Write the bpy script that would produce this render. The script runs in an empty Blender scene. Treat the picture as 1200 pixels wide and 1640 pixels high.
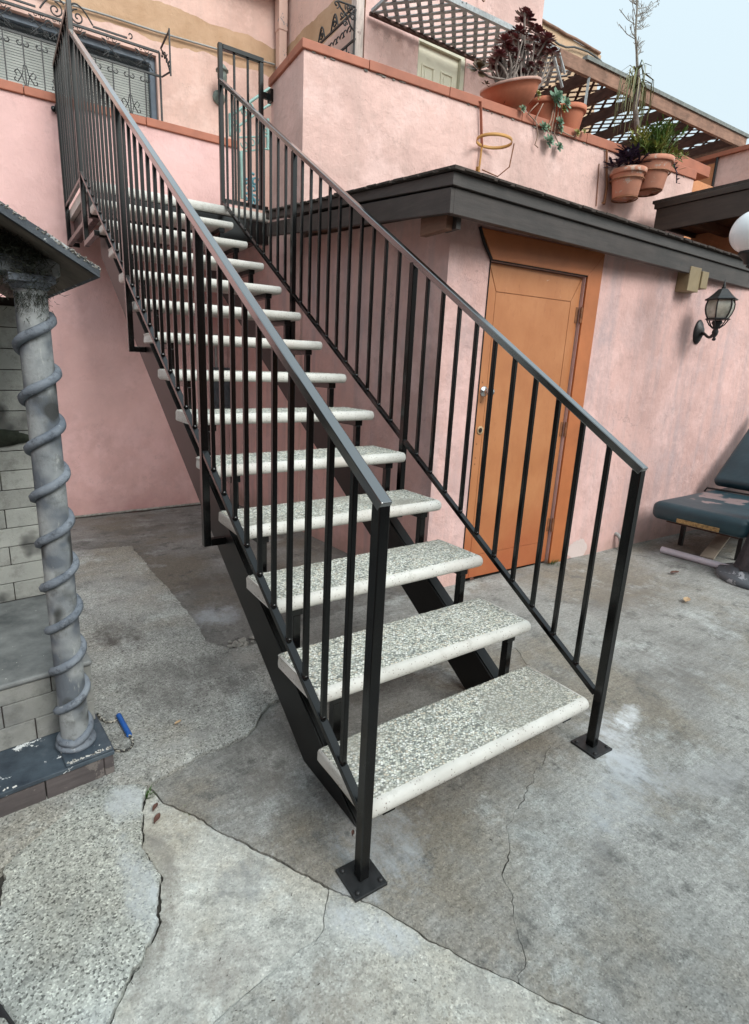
import bpy, bmesh, math, random
from mathutils import Vector, Matrix, noise
from mathutils.geometry import delaunay_2d_cdt
R = math.radians
rnd = random.Random(7)
scene = bpy.context.scene
col = scene.collection

# ---------------------------------------------------------------- camera
CR = Vector((0.846928, -0.530831, 0.030507)); CU = Vector((0.105364, 0.223791, 0.968925)); CF = Vector((0.521163, 0.817396, -0.245465))
CP = Vector((-0.7481, -0.9456, 1.3768)); FPX = 858.2557; PPX, PPY = 536.74, 804.62
cam = bpy.data.cameras.new('camera'); camo = bpy.data.objects.new('camera', cam); col.objects.link(camo)
cam.sensor_fit = 'HORIZONTAL'; cam.sensor_width = 36; cam.lens = FPX/1200*36
cam.shift_x = (600-PPX)/1200; cam.shift_y = (PPY-820)/1200
cam.clip_start = .02; cam.clip_end = 500
camo.matrix_world = Matrix(((CR.x, CU.x, -CF.x, CP.x), (CR.y, CU.y, -CF.y, CP.y), (CR.z, CU.z, -CF.z, CP.z), (0, 0, 0, 1)))
scene.camera = camo

# ---------------------------------------------------------------- world, sun, exposure
SUN_EL, SUN_AZ = R(42), R(172)          # azimuth clockwise from +Y
w = bpy.data.worlds.new('World'); scene.world = w; w.use_nodes = True
wn = w.node_tree; wn.nodes.clear()
sky = wn.nodes.new('ShaderNodeTexSky'); sky.sky_type = 'NISHITA'; sky.sun_disc = False
sky.sun_elevation = SUN_EL; sky.sun_rotation = SUN_AZ; sky.air_density = 1.0; sky.dust_density = 2.5; sky.ozone_density = 1.0
hs = wn.nodes.new('ShaderNodeHueSaturation'); hs.inputs['Saturation'].default_value = .36; hs.inputs['Value'].default_value = 1.75
bg = wn.nodes.new('ShaderNodeBackground'); bg.inputs[1].default_value = .15
wo = wn.nodes.new('ShaderNodeOutputWorld')
tn = wn.nodes.new('ShaderNodeMix'); tn.data_type = 'RGBA'; tn.blend_type = 'MULTIPLY'; tn.inputs[0].default_value = 1; tn.inputs[7].default_value = (.95, 1.03, .985, 1)
wn.links.new(sky.outputs[0], hs.inputs['Color']); wn.links.new(hs.outputs[0], tn.inputs[6]); ov_ = wn.nodes.new('ShaderNodeMix'); ov_.data_type = 'RGBA'; ov_.inputs[0].default_value = .62; tcw = wn.nodes.new('ShaderNodeTexCoord'); sxw = wn.nodes.new('ShaderNodeSeparateXYZ'); wn.links.new(tcw.outputs['Generated'], sxw.inputs[0])
mw = wn.nodes.new('ShaderNodeMath'); mw.operation = 'MULTIPLY_ADD'; mw.use_clamp = False; mxw = wn.nodes.new('ShaderNodeMath'); mxw.operation = 'MAXIMUM'; mxw.inputs[1].default_value = 0
wn.links.new(sxw.outputs[2], mxw.inputs[0]); wn.links.new(mxw.outputs[0], mw.inputs[0]); mw.inputs[1].default_value = 1.9; mw.inputs[2].default_value = .55    # an overcast sky is brightest overhead
vs_ = wn.nodes.new('ShaderNodeVectorMath'); vs_.operation = 'SCALE'; vs_.inputs[0].default_value = (2.3, 2.78, 2.98); wn.links.new(mw.outputs[0], vs_.inputs['Scale']); wn.links.new(vs_.outputs[0], ov_.inputs[7])
wn.links.new(tn.outputs[2], ov_.inputs[6]); wn.links.new(ov_.outputs[2], bg.inputs[0]); wn.links.new(bg.outputs[0], wo.inputs[0])
sl = bpy.data.lights.new('sun', 'SUN'); sl.energy = 1.5; sl.angle = R(28); sl.color = (1, .975, .95)
so = bpy.data.objects.new('sun', sl); col.objects.link(so)
sd = Vector((math.sin(SUN_AZ)*math.cos(SUN_EL), math.cos(SUN_AZ)*math.cos(SUN_EL), math.sin(SUN_EL)))
so.rotation_euler = (-sd).to_track_quat('-Z', 'Y').to_euler(); so.location = (0, 0, 10)
scene.view_settings.view_transform = 'Standard'; scene.view_settings.look = 'None'
scene.view_settings.exposure = 0.55; scene.view_settings.gamma = 1; scene.view_settings.use_curve_mapping = False

# ---------------------------------------------------------------- helpers
def ray(px, py): return CF + CR*((px-PPX)/FPX) - CU*((py-PPY)/FPX)
def atz(px, py, z): d = ray(px, py); return CP + d*((z-CP.z)/d.z)
def atx(px, py, X): d = ray(px, py); return CP + d*((X-CP.x)/d.x)
def aty(px, py, Y): d = ray(px, py); return CP + d*((Y-CP.y)/d.y)
PN = Vector((-math.sin(R(-3.8)), math.cos(R(-3.8)), 0)); PX = Vector((PN.y, -PN.x, 0)); PP0 = Vector((1.45, 3.12, 0))
def atp(px, py, off=0):                       # on the terrace parapet's front plane (off = metres in front of it)
    d = ray(px, py); Q = PP0-PN*off
    return CP + d*(PN.dot(Q-CP)/PN.dot(d))
DN = Vector((-math.sin(R(-2.2)), math.cos(R(-2.2)), 0)); DX = Vector((DN.y, -DN.x, 0)); DP0 = Vector((1.46, 1.433, 0))
def dw(u, z, off=0): return DP0 + DX*u - DN*off + Vector((0, 0, z))      # shed front wall: u along, off outwards
def du(px, py, off=0):
    d = ray(px, py); Q = DP0-DN*off; P = CP + d*(DN.dot(Q-CP)/DN.dot(d)); return (P-DP0).dot(DX), P.z
TH = R(5.2); SO = Vector((-.529, .742, 0)); SX = Vector((math.cos(TH), math.sin(TH), 0)); SY = Vector((-math.sin(TH), math.cos(TH), 0))
def sp(x, y, z): return SO + SX*x + SY*y + Vector((0, 0, z))             # shrine frame

class MB:
    def __init__(s): s.v = []; s.f = []; s.sm = []
    def add(s, vs, fs, smooth=False):
        o = len(s.v); s.v += [tuple(p) for p in vs]; s.f += [tuple(i+o for i in f) for f in fs]; s.sm += [smooth]*len(fs); return s
    def hexa(s, p):                     # 8 points, bottom 4 ccw then top 4
        return s.add(p, [(3, 2, 1, 0), (4, 5, 6, 7), (0, 1, 5, 4), (1, 2, 6, 5), (2, 3, 7, 6), (3, 0, 4, 7)])
    def box(s, c, size, M=None):
        x, y, z = [a/2 for a in size]; c = Vector(c)
        ps = [Vector(q) for q in ((-x,-y,-z),(x,-y,-z),(x,y,-z),(-x,y,-z),(-x,-y,z),(x,-y,z),(x,y,z),(-x,y,z))]
        return s.hexa([c+(M@q if M else q) for q in ps])
    def boxf(s, o, ax, ay, az):          # origin corner plus 3 edge vectors
        o = Vector(o); return s.hexa([o, o+ax, o+ax+ay, o+ay, o+az, o+ax+az, o+ax+ay+az, o+ay+az])
    def bar(s, a, b, wd, ht, up=(0, 0, 1), ea=0, eb=0):
        a = Vector(a); b = Vector(b); d = (b-a).normalized(); a = a-d*ea; b = b+d*eb
        u = Vector(up); sx = d.cross(u).normalized(); u = sx.cross(d).normalized()
        sx = sx*wd/2; u = u*ht/2
        return s.hexa([a-sx-u, a+sx-u, b+sx-u, b-sx-u, a-sx+u, a+sx+u, b+sx+u, b-sx+u])
    def prism(s, poly, z0, z1):
        n = len(poly); ar = sum(poly[i][0]*poly[(i+1) % n][1]-poly[(i+1) % n][0]*poly[i][1] for i in range(n))
        if ar < 0: poly = poly[::-1]
        zz0 = z0 if callable(z0) else (lambda x, y: z0); zz1 = z1 if callable(z1) else (lambda x, y: z1)
        vs = [(p[0], p[1], zz0(p[0], p[1])) for p in poly]+[(p[0], p[1], zz1(p[0], p[1])) for p in poly]
        return s.add(vs, [tuple(range(n))[::-1], tuple(range(n, 2*n))]+[(i, (i+1) % n, n+(i+1) % n, n+i) for i in range(n)])
    def extrude(s, prof, o, ax, ay, ext):   # profile points (a,b) in ax,ay; extruded by ext
        o = Vector(o); n = len(prof); A = [o+ax*p[0]+ay*p[1] for p in prof]; B = [p+ext for p in A]
        nrm = ax.cross(ay); ar = sum(prof[i][0]*prof[(i+1) % n][1]-prof[(i+1) % n][0]*prof[i][1] for i in range(n))
        fs = [tuple(range(n))[::-1], tuple(range(n, 2*n))]+[(i, (i+1) % n, n+(i+1) % n, n+i) for i in range(n)]
        if nrm.dot(ext)*ar < 0: fs = [f[::-1] for f in fs]
        return s.add(A+B, fs)
    def tube(s, pts, r, n=6, smooth=True, cap=True):
        pts = [Vector(p) for p in pts]; m = len(pts)
        rr = r if isinstance(r, (list, tuple)) else [r]*m
        t0 = (pts[1]-pts[0]).normalized(); u = t0.orthogonal().normalized(); vs = []
        for i, p in enumerate(pts):
            t = (pts[min(i+1, m-1)]-pts[max(i-1, 0)]).normalized()
            u = (u-t*u.dot(t)); u = u.normalized() if u.length > 1e-6 else t.orthogonal().normalized()
            b = t.cross(u)
            vs += [p+(u*math.cos(2*math.pi*k/n)+b*math.sin(2*math.pi*k/n))*rr[i] for k in range(n)]
        fs = [(i*n+k, i*n+(k+1) % n, (i+1)*n+(k+1) % n, (i+1)*n+k) for i in range(m-1) for k in range(n)]
        s.add(vs, fs, smooth)
        if cap: s.add([vs[k] for k in range(n)], [tuple(range(n))[::-1]]); s.add(vs[-n:], [tuple(range(n))])
        return s
    def lathe(s, prof, c, n=24, M=None, smooth=True, a0=0, phase=0):
        c = Vector(c); vs = []
        for (r, z) in prof:
            for k in range(n):
                a = 2*math.pi*k/n+phase; q = Vector((max(r, 1e-5)*math.cos(a), max(r, 1e-5)*math.sin(a), z)); vs.append(c+(M@q if M else q))
        fs = [(i*n+k, i*n+(k+1) % n, (i+1)*n+(k+1) % n, (i+1)*n+k) for i in range(len(prof)-1) for k in range(n)]
        return s.add(vs, fs, smooth)
    def build(s, name, mat, parent=None, bevel=0, seg=2, label=None, loc=None, kind=None):
        me = bpy.data.meshes.new(name); me.from_pydata(s.v, [], s.f)
        me.polygons.foreach_set('use_smooth', s.sm); me.materials.append(mat); me.update()
        o = bpy.data.objects.new(name, me); col.objects.link(o)
        if loc is not None:
            L = Vector(loc); me.transform(Matrix.Translation(-L)); o.location = L
        if parent: o.parent = parent; o.matrix_parent_inverse = Matrix.Translation(-world_loc(parent))
        if bevel:
            b = o.modifiers.new('edge', 'BEVEL'); b.width = bevel; b.segments = seg; b.limit_method = 'ANGLE'; b.angle_limit = R(40); b.harden_normals = False
        if label: o['label'] = label
        if kind: o['kind'] = kind
        return o
def world_loc(o):
    L = Vector(o.location)
    if o.parent: L = L+o.matrix_parent_inverse.translation+world_loc(o.parent)
    return L
def tag(o, label=None, cat=None, group=None, kind=None):
    if label: o['label'] = label
    if cat: o['category'] = cat
    if group: o['group'] = group
    if kind: o['kind'] = kind
    return o
def empty(name, loc, label, cat, group=None):
    o = bpy.data.objects.new(name, None); col.objects.link(o); o.location = loc; o.empty_display_size = .1
    return tag(o, label, cat, group)
def inst(src, name, parent, loc, rot=None, label=None):
    """copy of a part (shares its mesh), placed so that its mesh origin is at world loc"""
    o = src.copy(); o.name = name; col.objects.link(o); o.location = loc
    if rot is not None: o.rotation_euler = rot
    o.parent = parent; o.matrix_parent_inverse = Matrix.Translation(-world_loc(parent)) if parent else Matrix()
    if label: o['label'] = label
    return o

# ---------------------------------------------------------------- materials
class N:
    def __init__(s, name):
        s.m = bpy.data.materials.new(name); s.m.use_nodes = True; s.t = s.m.node_tree; s.b = s.t.nodes['Principled BSDF']
        g = s.t.nodes.new('ShaderNodeNewGeometry'); s.pos = g.outputs['Position']; s.oi = None; s._n = None
    def new(s, ty, **kw):
        n = s.t.nodes.new(ty)
        for k, v in kw.items(): setattr(n, k, v)
        return n
    def put(s, sock, v):
        if isinstance(v, bpy.types.NodeSocket): s.t.links.new(v, sock)
        elif isinstance(v, (tuple, list)) and len(v) == 3 and sock.type == 'RGBA': sock.default_value = (*v, 1)
        else: sock.default_value = v
    def rand(s):
        if not s.oi: s.oi = s.new('ShaderNodeObjectInfo')
        return s.oi.outputs['Random']
    def map(s, scale=(1, 1, 1), rot=(0, 0, 0), loc=(0, 0, 0), vec=None):
        n = s.new('ShaderNodeMapping'); s.put(n.inputs[0], vec or s.pos); n.inputs['Scale'].default_value = scale; n.inputs['Rotation'].default_value = rot; n.inputs['Location'].default_value = loc
        return n.outputs[0]
    def noise(s, scale, detail=4, rough=.55, vec=None, dist=0, col=False):
        n = s.new('ShaderNodeTexNoise'); s.put(n.inputs['Vector'], vec or s.pos); n.inputs['Scale'].default_value = scale
        n.inputs['Detail'].default_value = detail; n.inputs['Roughness'].default_value = rough; n.inputs['Distortion'].default_value = dist
        return n.outputs['Color' if col else 'Fac']
    def vor(s, scale, out='Distance', vec=None, feat='F1', rnd=1):
        n = s.new('ShaderNodeTexVoronoi', feature=feat); s.put(n.inputs['Vector'], vec or s.pos); n.inputs['Scale'].default_value = scale; n.inputs['Randomness'].default_value = rnd
        return n.outputs[out]
    def ramp(s, fac, stops, interp='LINEAR'):
        n = s.new('ShaderNodeValToRGB'); s.put(n.inputs[0], fac); e = n.color_ramp.elements; n.color_ramp.interpolation = interp
        while len(e) < len(stops): e.new(.5)
        for i, (p, c) in enumerate(stops):
            e[i].position = p; e[i].color = (c, c, c, 1) if isinstance(c, (int, float)) else (*c, 1)
        return n.outputs[0]
    def mix(s, fac, a, b, mode='MIX'):
        n = s.new('ShaderNodeMix', data_type='RGBA', blend_type=mode); s.put(n.inputs[0], fac); s.put(n.inputs[6], a); s.put(n.inputs[7], b); return n.outputs[2]
    def math(s, op, a, b=0, c=None, clamp=False):
        n = s.new('ShaderNodeMath', operation=op, use_clamp=clamp); s.put(n.inputs[0], a); s.put(n.inputs[1], b)
        if c is not None: s.put(n.inputs[2], c)
        return n.outputs[0]
    def sep(s, vec=None):
        n = s.new('ShaderNodeSeparateXYZ'); s.put(n.inputs[0], vec or s.pos); return n.outputs
    def bump(s, h, strength=.5, dist=.01):
        n = s.new('ShaderNodeBump'); s.put(n.inputs['Height'], h); n.inputs['Strength'].default_value = strength; n.inputs['Distance'].default_value = dist
        if s._n: s.t.links.new(s._n, n.inputs['Normal'])
        s._n = n.outputs[0]; s.t.links.new(s._n, s.b.inputs['Normal'])
    def blob(s, cx, cy, rx, ry, rot=0, soft=.6, wob=.5):     # soft patch on the ground, edge broken by noise
        v = s.map(loc=(0, 0, 0)); d = s.new('ShaderNodeVectorMath', operation='SUBTRACT'); s.put(d.inputs[0], s.pos); d.inputs[1].default_value = (cx, cy, 0)
        mp = s.map(scale=(1/rx, 1/ry, 0), vec=s.map(rot=(0, 0, -rot), vec=d.outputs[0])); l = s.new('ShaderNodeVectorMath', operation='LENGTH'); s.put(l.inputs[0], mp)
        nn = s.math('ADD', s.math('MULTIPLY', s.math('SUBTRACT', s.noise(7, 8, .7), .5), 2.2), s.math('MULTIPLY', s.math('SUBTRACT', s.noise(60, 5, .7), .5), .9))
        return s.ramp(s.math('ADD', l.outputs['Value'], nn), [(max(0, .75-soft*.75), 1), (1, 0)], 'EASE')
    def set(s, color=None, rough=None, metal=None, spec=None, **kw):
        if color is not None: s.put(s.b.inputs['Base Color'], color)
        if rough is not None: s.put(s.b.inputs['Roughness'], rough)
        if metal is not None: s.put(s.b.inputs['Metallic'], metal)
        if spec is not None: s.b.inputs['Specular IOR Level'].default_value = spec
        for k, v in kw.items(): s.put(s.b.inputs[k], v)
        return s.m

def stucco(name, c, dark=.8, pale=1.12, grey=(.42, .36, .36), streak=.35, splash=None, extra=None, bumps=1.0):
    m = N(name); c = Vector(c)
    a = m.ramp(m.noise(1.1, 6, .6), [(.32, tuple(c*dark)), (.5, tuple(c)), (.68, tuple(c*pale))])
    b = m.ramp(m.noise(3.2, 8, .68, vec=m.map(loc=(3, 9, 1))), [(.5, 0), (.72, 1)])
    a = m.mix(m.math('MULTIPLY', b, .35), a, grey)
    st = m.ramp(m.noise(2.4, 7, .6, vec=m.map(scale=(3.2, 3.2, .28))), [(.48, 0), (.72, 1)])
    a = m.mix(m.math('MULTIPLY', st, streak), a, tuple(Vector(grey)*.8))
    sc = m.ramp(m.noise(14, 8, .7), [(.60, 0), (.66, 1)])
    a = m.mix(m.math('MULTIPLY', sc, .18), a, tuple(c*1.25))
    pit = m.ramp(m.vor(38), [(.05, 1), (.11, 0)]); msk = m.ramp(m.noise(2.0, 3), [(.5, 0), (.6, 1)])
    a = m.mix(m.math('MULTIPLY', m.math('MULTIPLY', pit, msk), .55), a, tuple(c*.45))
    wv_ = m.new('ShaderNodeVectorMath', operation='ADD'); m.put(wv_.inputs[0], m.pos); sc_ = m.new('ShaderNodeVectorMath', operation='SCALE'); m.put(sc_.inputs[0], m.noise(4, 6, .7, col=True)); sc_.inputs['Scale'].default_value = .55; m.put(wv_.inputs[1], sc_.outputs[0])
    hl = m.math('MULTIPLY', m.ramp(m.vor(.9, 'Distance', vec=wv_.outputs[0], feat='DISTANCE_TO_EDGE'), [(.0, 1), (.006, 0)]), m.ramp(m.noise(1.3, 4, .6, vec=m.map(loc=(4, 4, 4))), [(.50, 0), (.60, 1)]))
    a = m.mix(m.math('MULTIPLY', hl, .6), a, tuple(c*.4))
    chk = m.ramp(m.noise(1.9, 9, .72, vec=m.map(loc=(2, 6, 5))), [(.50, 0), (.60, .55)]); a = m.mix(chk, a, (min(.82, c.x*1.16), c.y*1.24, c.z*1.28))
    blt = m.ramp(m.noise(7, 9, .75, vec=m.map(loc=(6, 1, 8))), [(.56, 0), (.68, .5)]); a = m.mix(blt, a, tuple(c*.72))
    if extra: a = extra(m, a)
    m.set(a, .92, spec=.25)
    m.bump(m.noise(5, 5, .6), .5*bumps, .04); m.bump(m.noise(22, 6, .65, vec=m.map(scale=(1, 1, .6))), .4*bumps, .012); m.bump(m.noise(90, 5, .7), .55*bumps, .005); m.bump(hl, -.5, .004); m.bump(pit, -.25, .003)
    return m.m
def conc(name, base, agg=.4, stain=None, patches=(), brush=0, dark=(.12, .115, .11), aggscale=150, mott=1.0):
    m = N(name); b = Vector(base)
    a = m.ramp(m.noise(1.7, 9, .68), [(.34, tuple(b*.62)), (.5, tuple(b)), (.64, tuple(b*1.22))])
    warm = m.ramp(m.noise(1.1, 7, .66, vec=m.map(loc=(5, 2, 0))), [(.47, 0), (.60, .6)]); a = m.mix(m.math('MULTIPLY', warm, mott), a, (b.x*.80, b.y*.70, b.z*.58))
    pale = m.ramp(m.noise(2.6, 10, .74, vec=m.map(loc=(9, 3, 0))), [(.54, 0), (.64, .6)]); a = m.mix(m.math('MULTIPLY', pale, mott), a, (b.x*1.5, b.y*1.56, b.z*1.6))
    drk = m.ramp(m.noise(5.5, 10, .76, vec=m.map(loc=(1, 7, 0))), [(.54, 0), (.63, .65)]); a = m.mix(m.math('MULTIPLY', drk, mott), a, tuple(b*.48))
    spots = m.math('MULTIPLY', m.ramp(m.vor(6.5), [(.10, 1), (.17, 0)]), m.ramp(m.noise(30, 6, .7), [(.42, 0), (.55, 1)])); a = m.mix(m.math('MULTIPLY', spots, .5), a, tuple(b*.4))
    f = m.noise(55, 7, .78); a = m.mix(.5, a, m.mix(1, a, m.ramp(f, [(.3, .45), (.7, 1.55)]), 'MULTIPLY'))
    cells = m.vor(aggscale, 'Color'); cr = m.ramp(m.sep(cells)[0], [(.0, .22), (.12, .55), (.3, .92), (.7, 1.05), (.88, 1.3), (1, 1.75)])
    a = m.mix(agg, a, m.mix(1, a, cr, 'MULTIPLY'))
    chips = m.math('MULTIPLY', m.ramp(m.vor(aggscale*.28), [(.10, 1), (.2, 0)]), m.ramp(m.noise(9, 5, .6), [(.40, 0), (.62, 1)]))
    a = m.mix(m.math('MULTIPLY', chips, agg), a, tuple(b*.35))
    pores = m.math('MULTIPLY', m.ramp(m.vor(aggscale*.42), [(.06, 1), (.14, 0)]), m.ramp(m.noise(7, 4), [(.45, 0), (.6, 1)]))
    a = m.mix(m.math('MULTIPLY', pores, .7), a, tuple(b*.22))
    if brush:
        br = m.noise(90, 4, .6, vec=m.map(scale=(.08, 1, 1), rot=(0, 0, brush))); a = m.mix(.35, a, m.mix(1, a, m.ramp(br, [(.3, .6), (.7, 1.35)]), 'MULTIPLY'))
        m.bump(br, .25, .003)
    wisp = m.ramp(m.noise(16, 10, .78, vec=m.map(scale=(1, .5, 1), rot=(0, 0, .7))), [(.36, .12), (.60, 1)])
    for (cx, cy, rx, ry, ro, colr, amt) in patches:
        a = m.mix(m.math('MULTIPLY', m.math('MULTIPLY', m.blob(cx, cy, rx, ry, ro), wisp), min(1, amt*1.05)), a, colr)
    m.set(a, .93, spec=.3)
    m.bump(m.noise(14, 9, .7), .6, .018); m.bump(m.noise(160, 4, .7), .6, .003); m.bump(cr, .3, .002); m.bump(chips, -.5, .004); m.bump(pores, -.5, .004)
    return m.m
def simple(name, c, rough=.6, var=.25, scale=8, bump=.2, metal=0, spec=.5, bscale=60, bd=.003, randvar=0):
    m = N(name); c = Vector(c)
    a = m.ramp(m.noise(scale, 6, .62), [(.3, tuple(c*(1-var))), (.7, tuple(c*(1+var)))])
    if randvar: a = m.mix(1, a, m.ramp(m.rand(), [(0, 1-randvar), (1, 1+randvar)]), 'MULTIPLY')
    m.set(a, m.ramp(m.noise(scale*3, 4), [(.3, max(0, rough-.1)), (.7, min(1, rough+.1))]), metal, spec)
    if bump: m.bump(m.noise(bscale, 5, .65), bump, bd)
    return m.m
def painted(name, c, under=(.5, .48, .45), chip=.0, rough=.5, grain=None, var=.2):
    m = N(name); c = Vector(c)
    a = m.ramp(m.noise(4, 7, .65), [(.3, tuple(c*(1-var))), (.7, tuple(c*(1+var)))])
    if grain is not None:
        g = m.noise(30, 6, .65, vec=m.map(scale=grain)); a = m.mix(.6, a, m.mix(1, a, m.ramp(g, [(.3, .55), (.7, 1.5)]), 'MULTIPLY')); m.bump(g, .35, .006)
    ch = m.ramp(m.noise(9, 8, .72, vec=m.map(loc=(1, 4, 2))), [(.66-chip, 0), (.68-chip, 1)])
    a = m.mix(ch, a, under); m.set(a, rough); m.bump(ch, -.3, .002); m.bump(m.noise(90, 4), .15, .002)
    return m.m

PINK = (.65, .375, .315)
M = {}
M['pink_parapet'] = stucco('pink_stucco_parapet', (.69, .46, .41), grey=(.50, .37, .33), streak=.3)
def stainback(m, a):
    z = m.sep()[2]; d = m.ramp(m.math('ADD', z, m.math('MULTIPLY', m.noise(3, 6, .6), .5)), [(.0, 1), (.34, 0)])
    a = m.mix(m.math('MULTIPLY', d, .55), a, (.40, .19, .18))
    return m.mix(m.ramp(m.noise(1.0, 4, .55, vec=m.map(loc=(7, 7, 3))), [(.45, 0), (.62, .7)]), a, (.74, .48, .45))
M['pink_back'] = stucco('pink_stucco_courtyard', (.70, .435, .41), grey=(.46, .31, .32), streak=.12, extra=stainback, bumps=.7)
def stainshed(m, a):
    x, y, z = m.sep()
    a = m.mix(m.ramp(m.math('ADD', z, m.math('MULTIPLY', m.noise(6, 6, .6), .25)), [(.05, .55), (.24, 0)]), a, (.28, .2, .15))
    dx = m.math('DIVIDE', m.math('SUBTRACT', x, 2.98), .13); dz = m.math('DIVIDE', m.math('SUBTRACT', z, .06), .09); rr = m.math('ADD', m.math('ADD', m.math('MULTIPLY', dx, dx), m.math('MULTIPLY', dz, dz)), m.math('MULTIPLY', m.math('SUBTRACT', m.noise(14, 6, .7), .5), 1.6))
    a = m.mix(m.ramp(rr, [(.80, 1), (.86, 0)]), a, (.66, .55, .52))
    return a
M['pink_shed'] = stucco('pink_stucco_shed', (.68, .435, .395), grey=(.47, .40, .42), streak=.55, extra=stainshed)
def tanband(m, a):
    x, y, z = m.sep()
    zz = m.math('ADD', z, m.math('MULTIPLY', m.math('SUBTRACT', m.noise(2.2, 6, .5), .5), .22))
    f = m.math('MULTIPLY', m.ramp(m.math('SUBTRACT', zz, 5.12), [(0, 0), (.004, 1)]), m.ramp(m.math('SUBTRACT', 5.50, zz), [(0, 0), (.004, 1)]))
    return m.mix(f, a, m.ramp(m.noise(3, 6), [(.3, (.43, .27, .165)), (.7, (.54, .36, .24))]))
M['pink_house'] = stucco('pink_stucco_house', (.68, .455, .39), grey=(.6, .45, .40), streak=.25, extra=tanband)
M['pink_house_front'] = stucco('pink_stucco_house_front', (.68, .455, .41), grey=(.6, .45, .41), streak=.2)
M['tan'] = stucco('tan_stucco', (.52, .35, .23), grey=(.42, .34, .26), streak=.5)
M['orange_wall'] = stucco('orange_stucco', (.58, .26, .13), grey=(.5, .3, .2), streak=.3)
M['coping'] = painted('coping_paint', (.37, .128, .075), under=(.30, .17, .12), chip=-.03, rough=.65)
M['fascia'] = painted('fascia_paint', (.046, .036, .032), under=(.03, .026, .024), rough=.55, grain=(.12, .12, 1), var=.25)
M['fascia_trim'] = painted('fascia_trim_paint', (.054, .045, .041), under=(.035, .03, .03), rough=.5, grain=(.12, .12, 1))
M['brown_fascia'] = painted('brown_fascia_paint', (.040, .026, .019), under=(.03, .02, .015), rough=.5, grain=(.12, .12, 1))
M['soffit'] = painted('soffit_wood', (.16, .075, .045), grain=(.15, .15, 1), rough=.7)
M['roofing'] = simple('asphalt_roofing', (.05, .038, .032), .95, .4, 20, .8, bscale=200)
m = N('orange_door_paint')
a = m.ramp(m.noise(2.2, 7, .62), [(.3, (.38, .140, .052)), (.5, (.44, .175, .068)), (.7, (.50, .215, .09))])
a = m.mix(m.ramp(m.noise(6, 7, .65, vec=m.map(scale=(2, 2, .6))), [(.50, 0), (.75, .4)]), a, (.34, .105, .035))
a = m.mix(m.ramp(m.math('ADD', m.sep()[2], m.math('MULTIPLY', m.noise(3, 6, .6), .9)), [(.45, .75), (1.0, 0)]), a, (.36, .085, .030))
ch = m.ramp(m.noise(13, 8, .74, vec=m.map(loc=(1, 4, 2))), [(.705, 0), (.715, 1)]); a = m.mix(ch, a, (.60, .50, .40))
a = m.mix(m.ramp(m.noise(40, 6, .7, vec=m.map(scale=(1, 1, .3))), [(.6, 0), (.7, .3)]), a, (.22, .07, .03))
m.set(a, m.ramp(m.noise(8, 5), [(.3, .42), (.7, .62)])); m.bump(m.noise(45, 4, .6), .10, .002); m.bump(m.noise(3, 4), .25, .02); m.bump(ch, -.3, .002); M['door'] = m.m
M['doorframe'] = painted('orange_frame_paint', (.42, .135, .045), under=(.5, .4, .3), chip=-.05, rough=.55, var=.16)
M['black_gap'] = simple('dark_gap', (.02, .012, .01), .9, .1, 5, 0)
M['chrome'] = simple('brushed_chrome', (.6, .6, .6), .22, .1, 20, 0, metal=1)
M['rust'] = simple('rusty_metal', (.22, .09, .04), .7, .4, 25, .3)
M['black'] = None
m = N('black_gloss_paint')
cc = m.mix(m.ramp(m.noise(35, 6, .7), [(.6, 0), (.85, .08)]), (.0015, .0016, .0018), (.012, .012, .012))
m.set(cc, m.ramp(m.noise(18, 5, .7), [(.3, .25), (.75, .35)]), 0, .05); m.b.inputs['Coat Weight'].default_value = .62; m.b.inputs['Coat Roughness'].default_value = .2; m.b.inputs['Coat IOR'].default_value = 1.58
m.bump(m.noise(140, 3, .6), .03, .0006); M['black'] = m.m
m = N('black_handrail_sheen_paint'); m.set((.004, .0042, .0046), .2, 0, .5); m.b.inputs['Coat Weight'].default_value = 1; m.b.inputs['Coat Roughness'].default_value = .14; m.b.inputs['Coat IOR'].default_value = 2.35  # same black paint, coat made more reflective to lift the handrail's sky sheen
m.bump(m.noise(60, 4), .03, .0008); M['handrail'] = m.m
m = N('black_structural_paint'); m.set(m.mix(m.ramp(m.noise(12, 6, .7), [(.5, 0), (.8, .4)]), (.006, .006, .006), (.02, .018, .016)), .42, 0, .35); m.bump(m.noise(50, 4), .05, .001); M['black_matte'] = m.m
M['plate'] = simple('dusty_black_plate', (.016, .017, .018), .5, .4, 25, .2)
M['iron'] = simple('black_wrought_iron', (.012, .012, .013), .5, .3, 30, .2)
M['verdigris'] = simple('weathered_lamp_metal', (.16, .19, .17), .7, .5, 25, .4)
M['mint'] = simple('mint_painted_metal', (.22, .36, .33), .5, .2, 20, .2)
M['teal'] = simple('teal_painted_metal', (.07, .20, .24), .5, .25, 20, .2)
m = N('precast_tread_concrete')
a = m.ramp(m.noise(5, 6, .6), [(.3, (.50, .49, .45)), (.7, (.66, .65, .61))])
spk = m.math('MULTIPLY', m.ramp(m.vor(95), [(.15, 1), (.25, 0)]), m.ramp(m.noise(30, 3), [(.40, 0), (.50, 1)]))
a = m.mix(m.math('MULTIPLY', spk, .8), a, (.17, .13, .11)); a = m.mix(m.ramp(m.noise(3, 5, .6, vec=m.map(loc=(2, 8, 1))), [(.52, 0), (.72, .5)]), a, (.46, .39, .34)); a = m.mix(m.ramp(m.noise(11, 9, .75), [(.56, 0), (.66, .45)]), a, (.33, .31, .27))
m.set(a, .75, spec=.35); m.bump(m.noise(120, 5, .7), .25, .002); m.bump(spk, -.5, .003); M['tread'] = m.m
m = N('exposed_pebble_aggregate')
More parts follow.
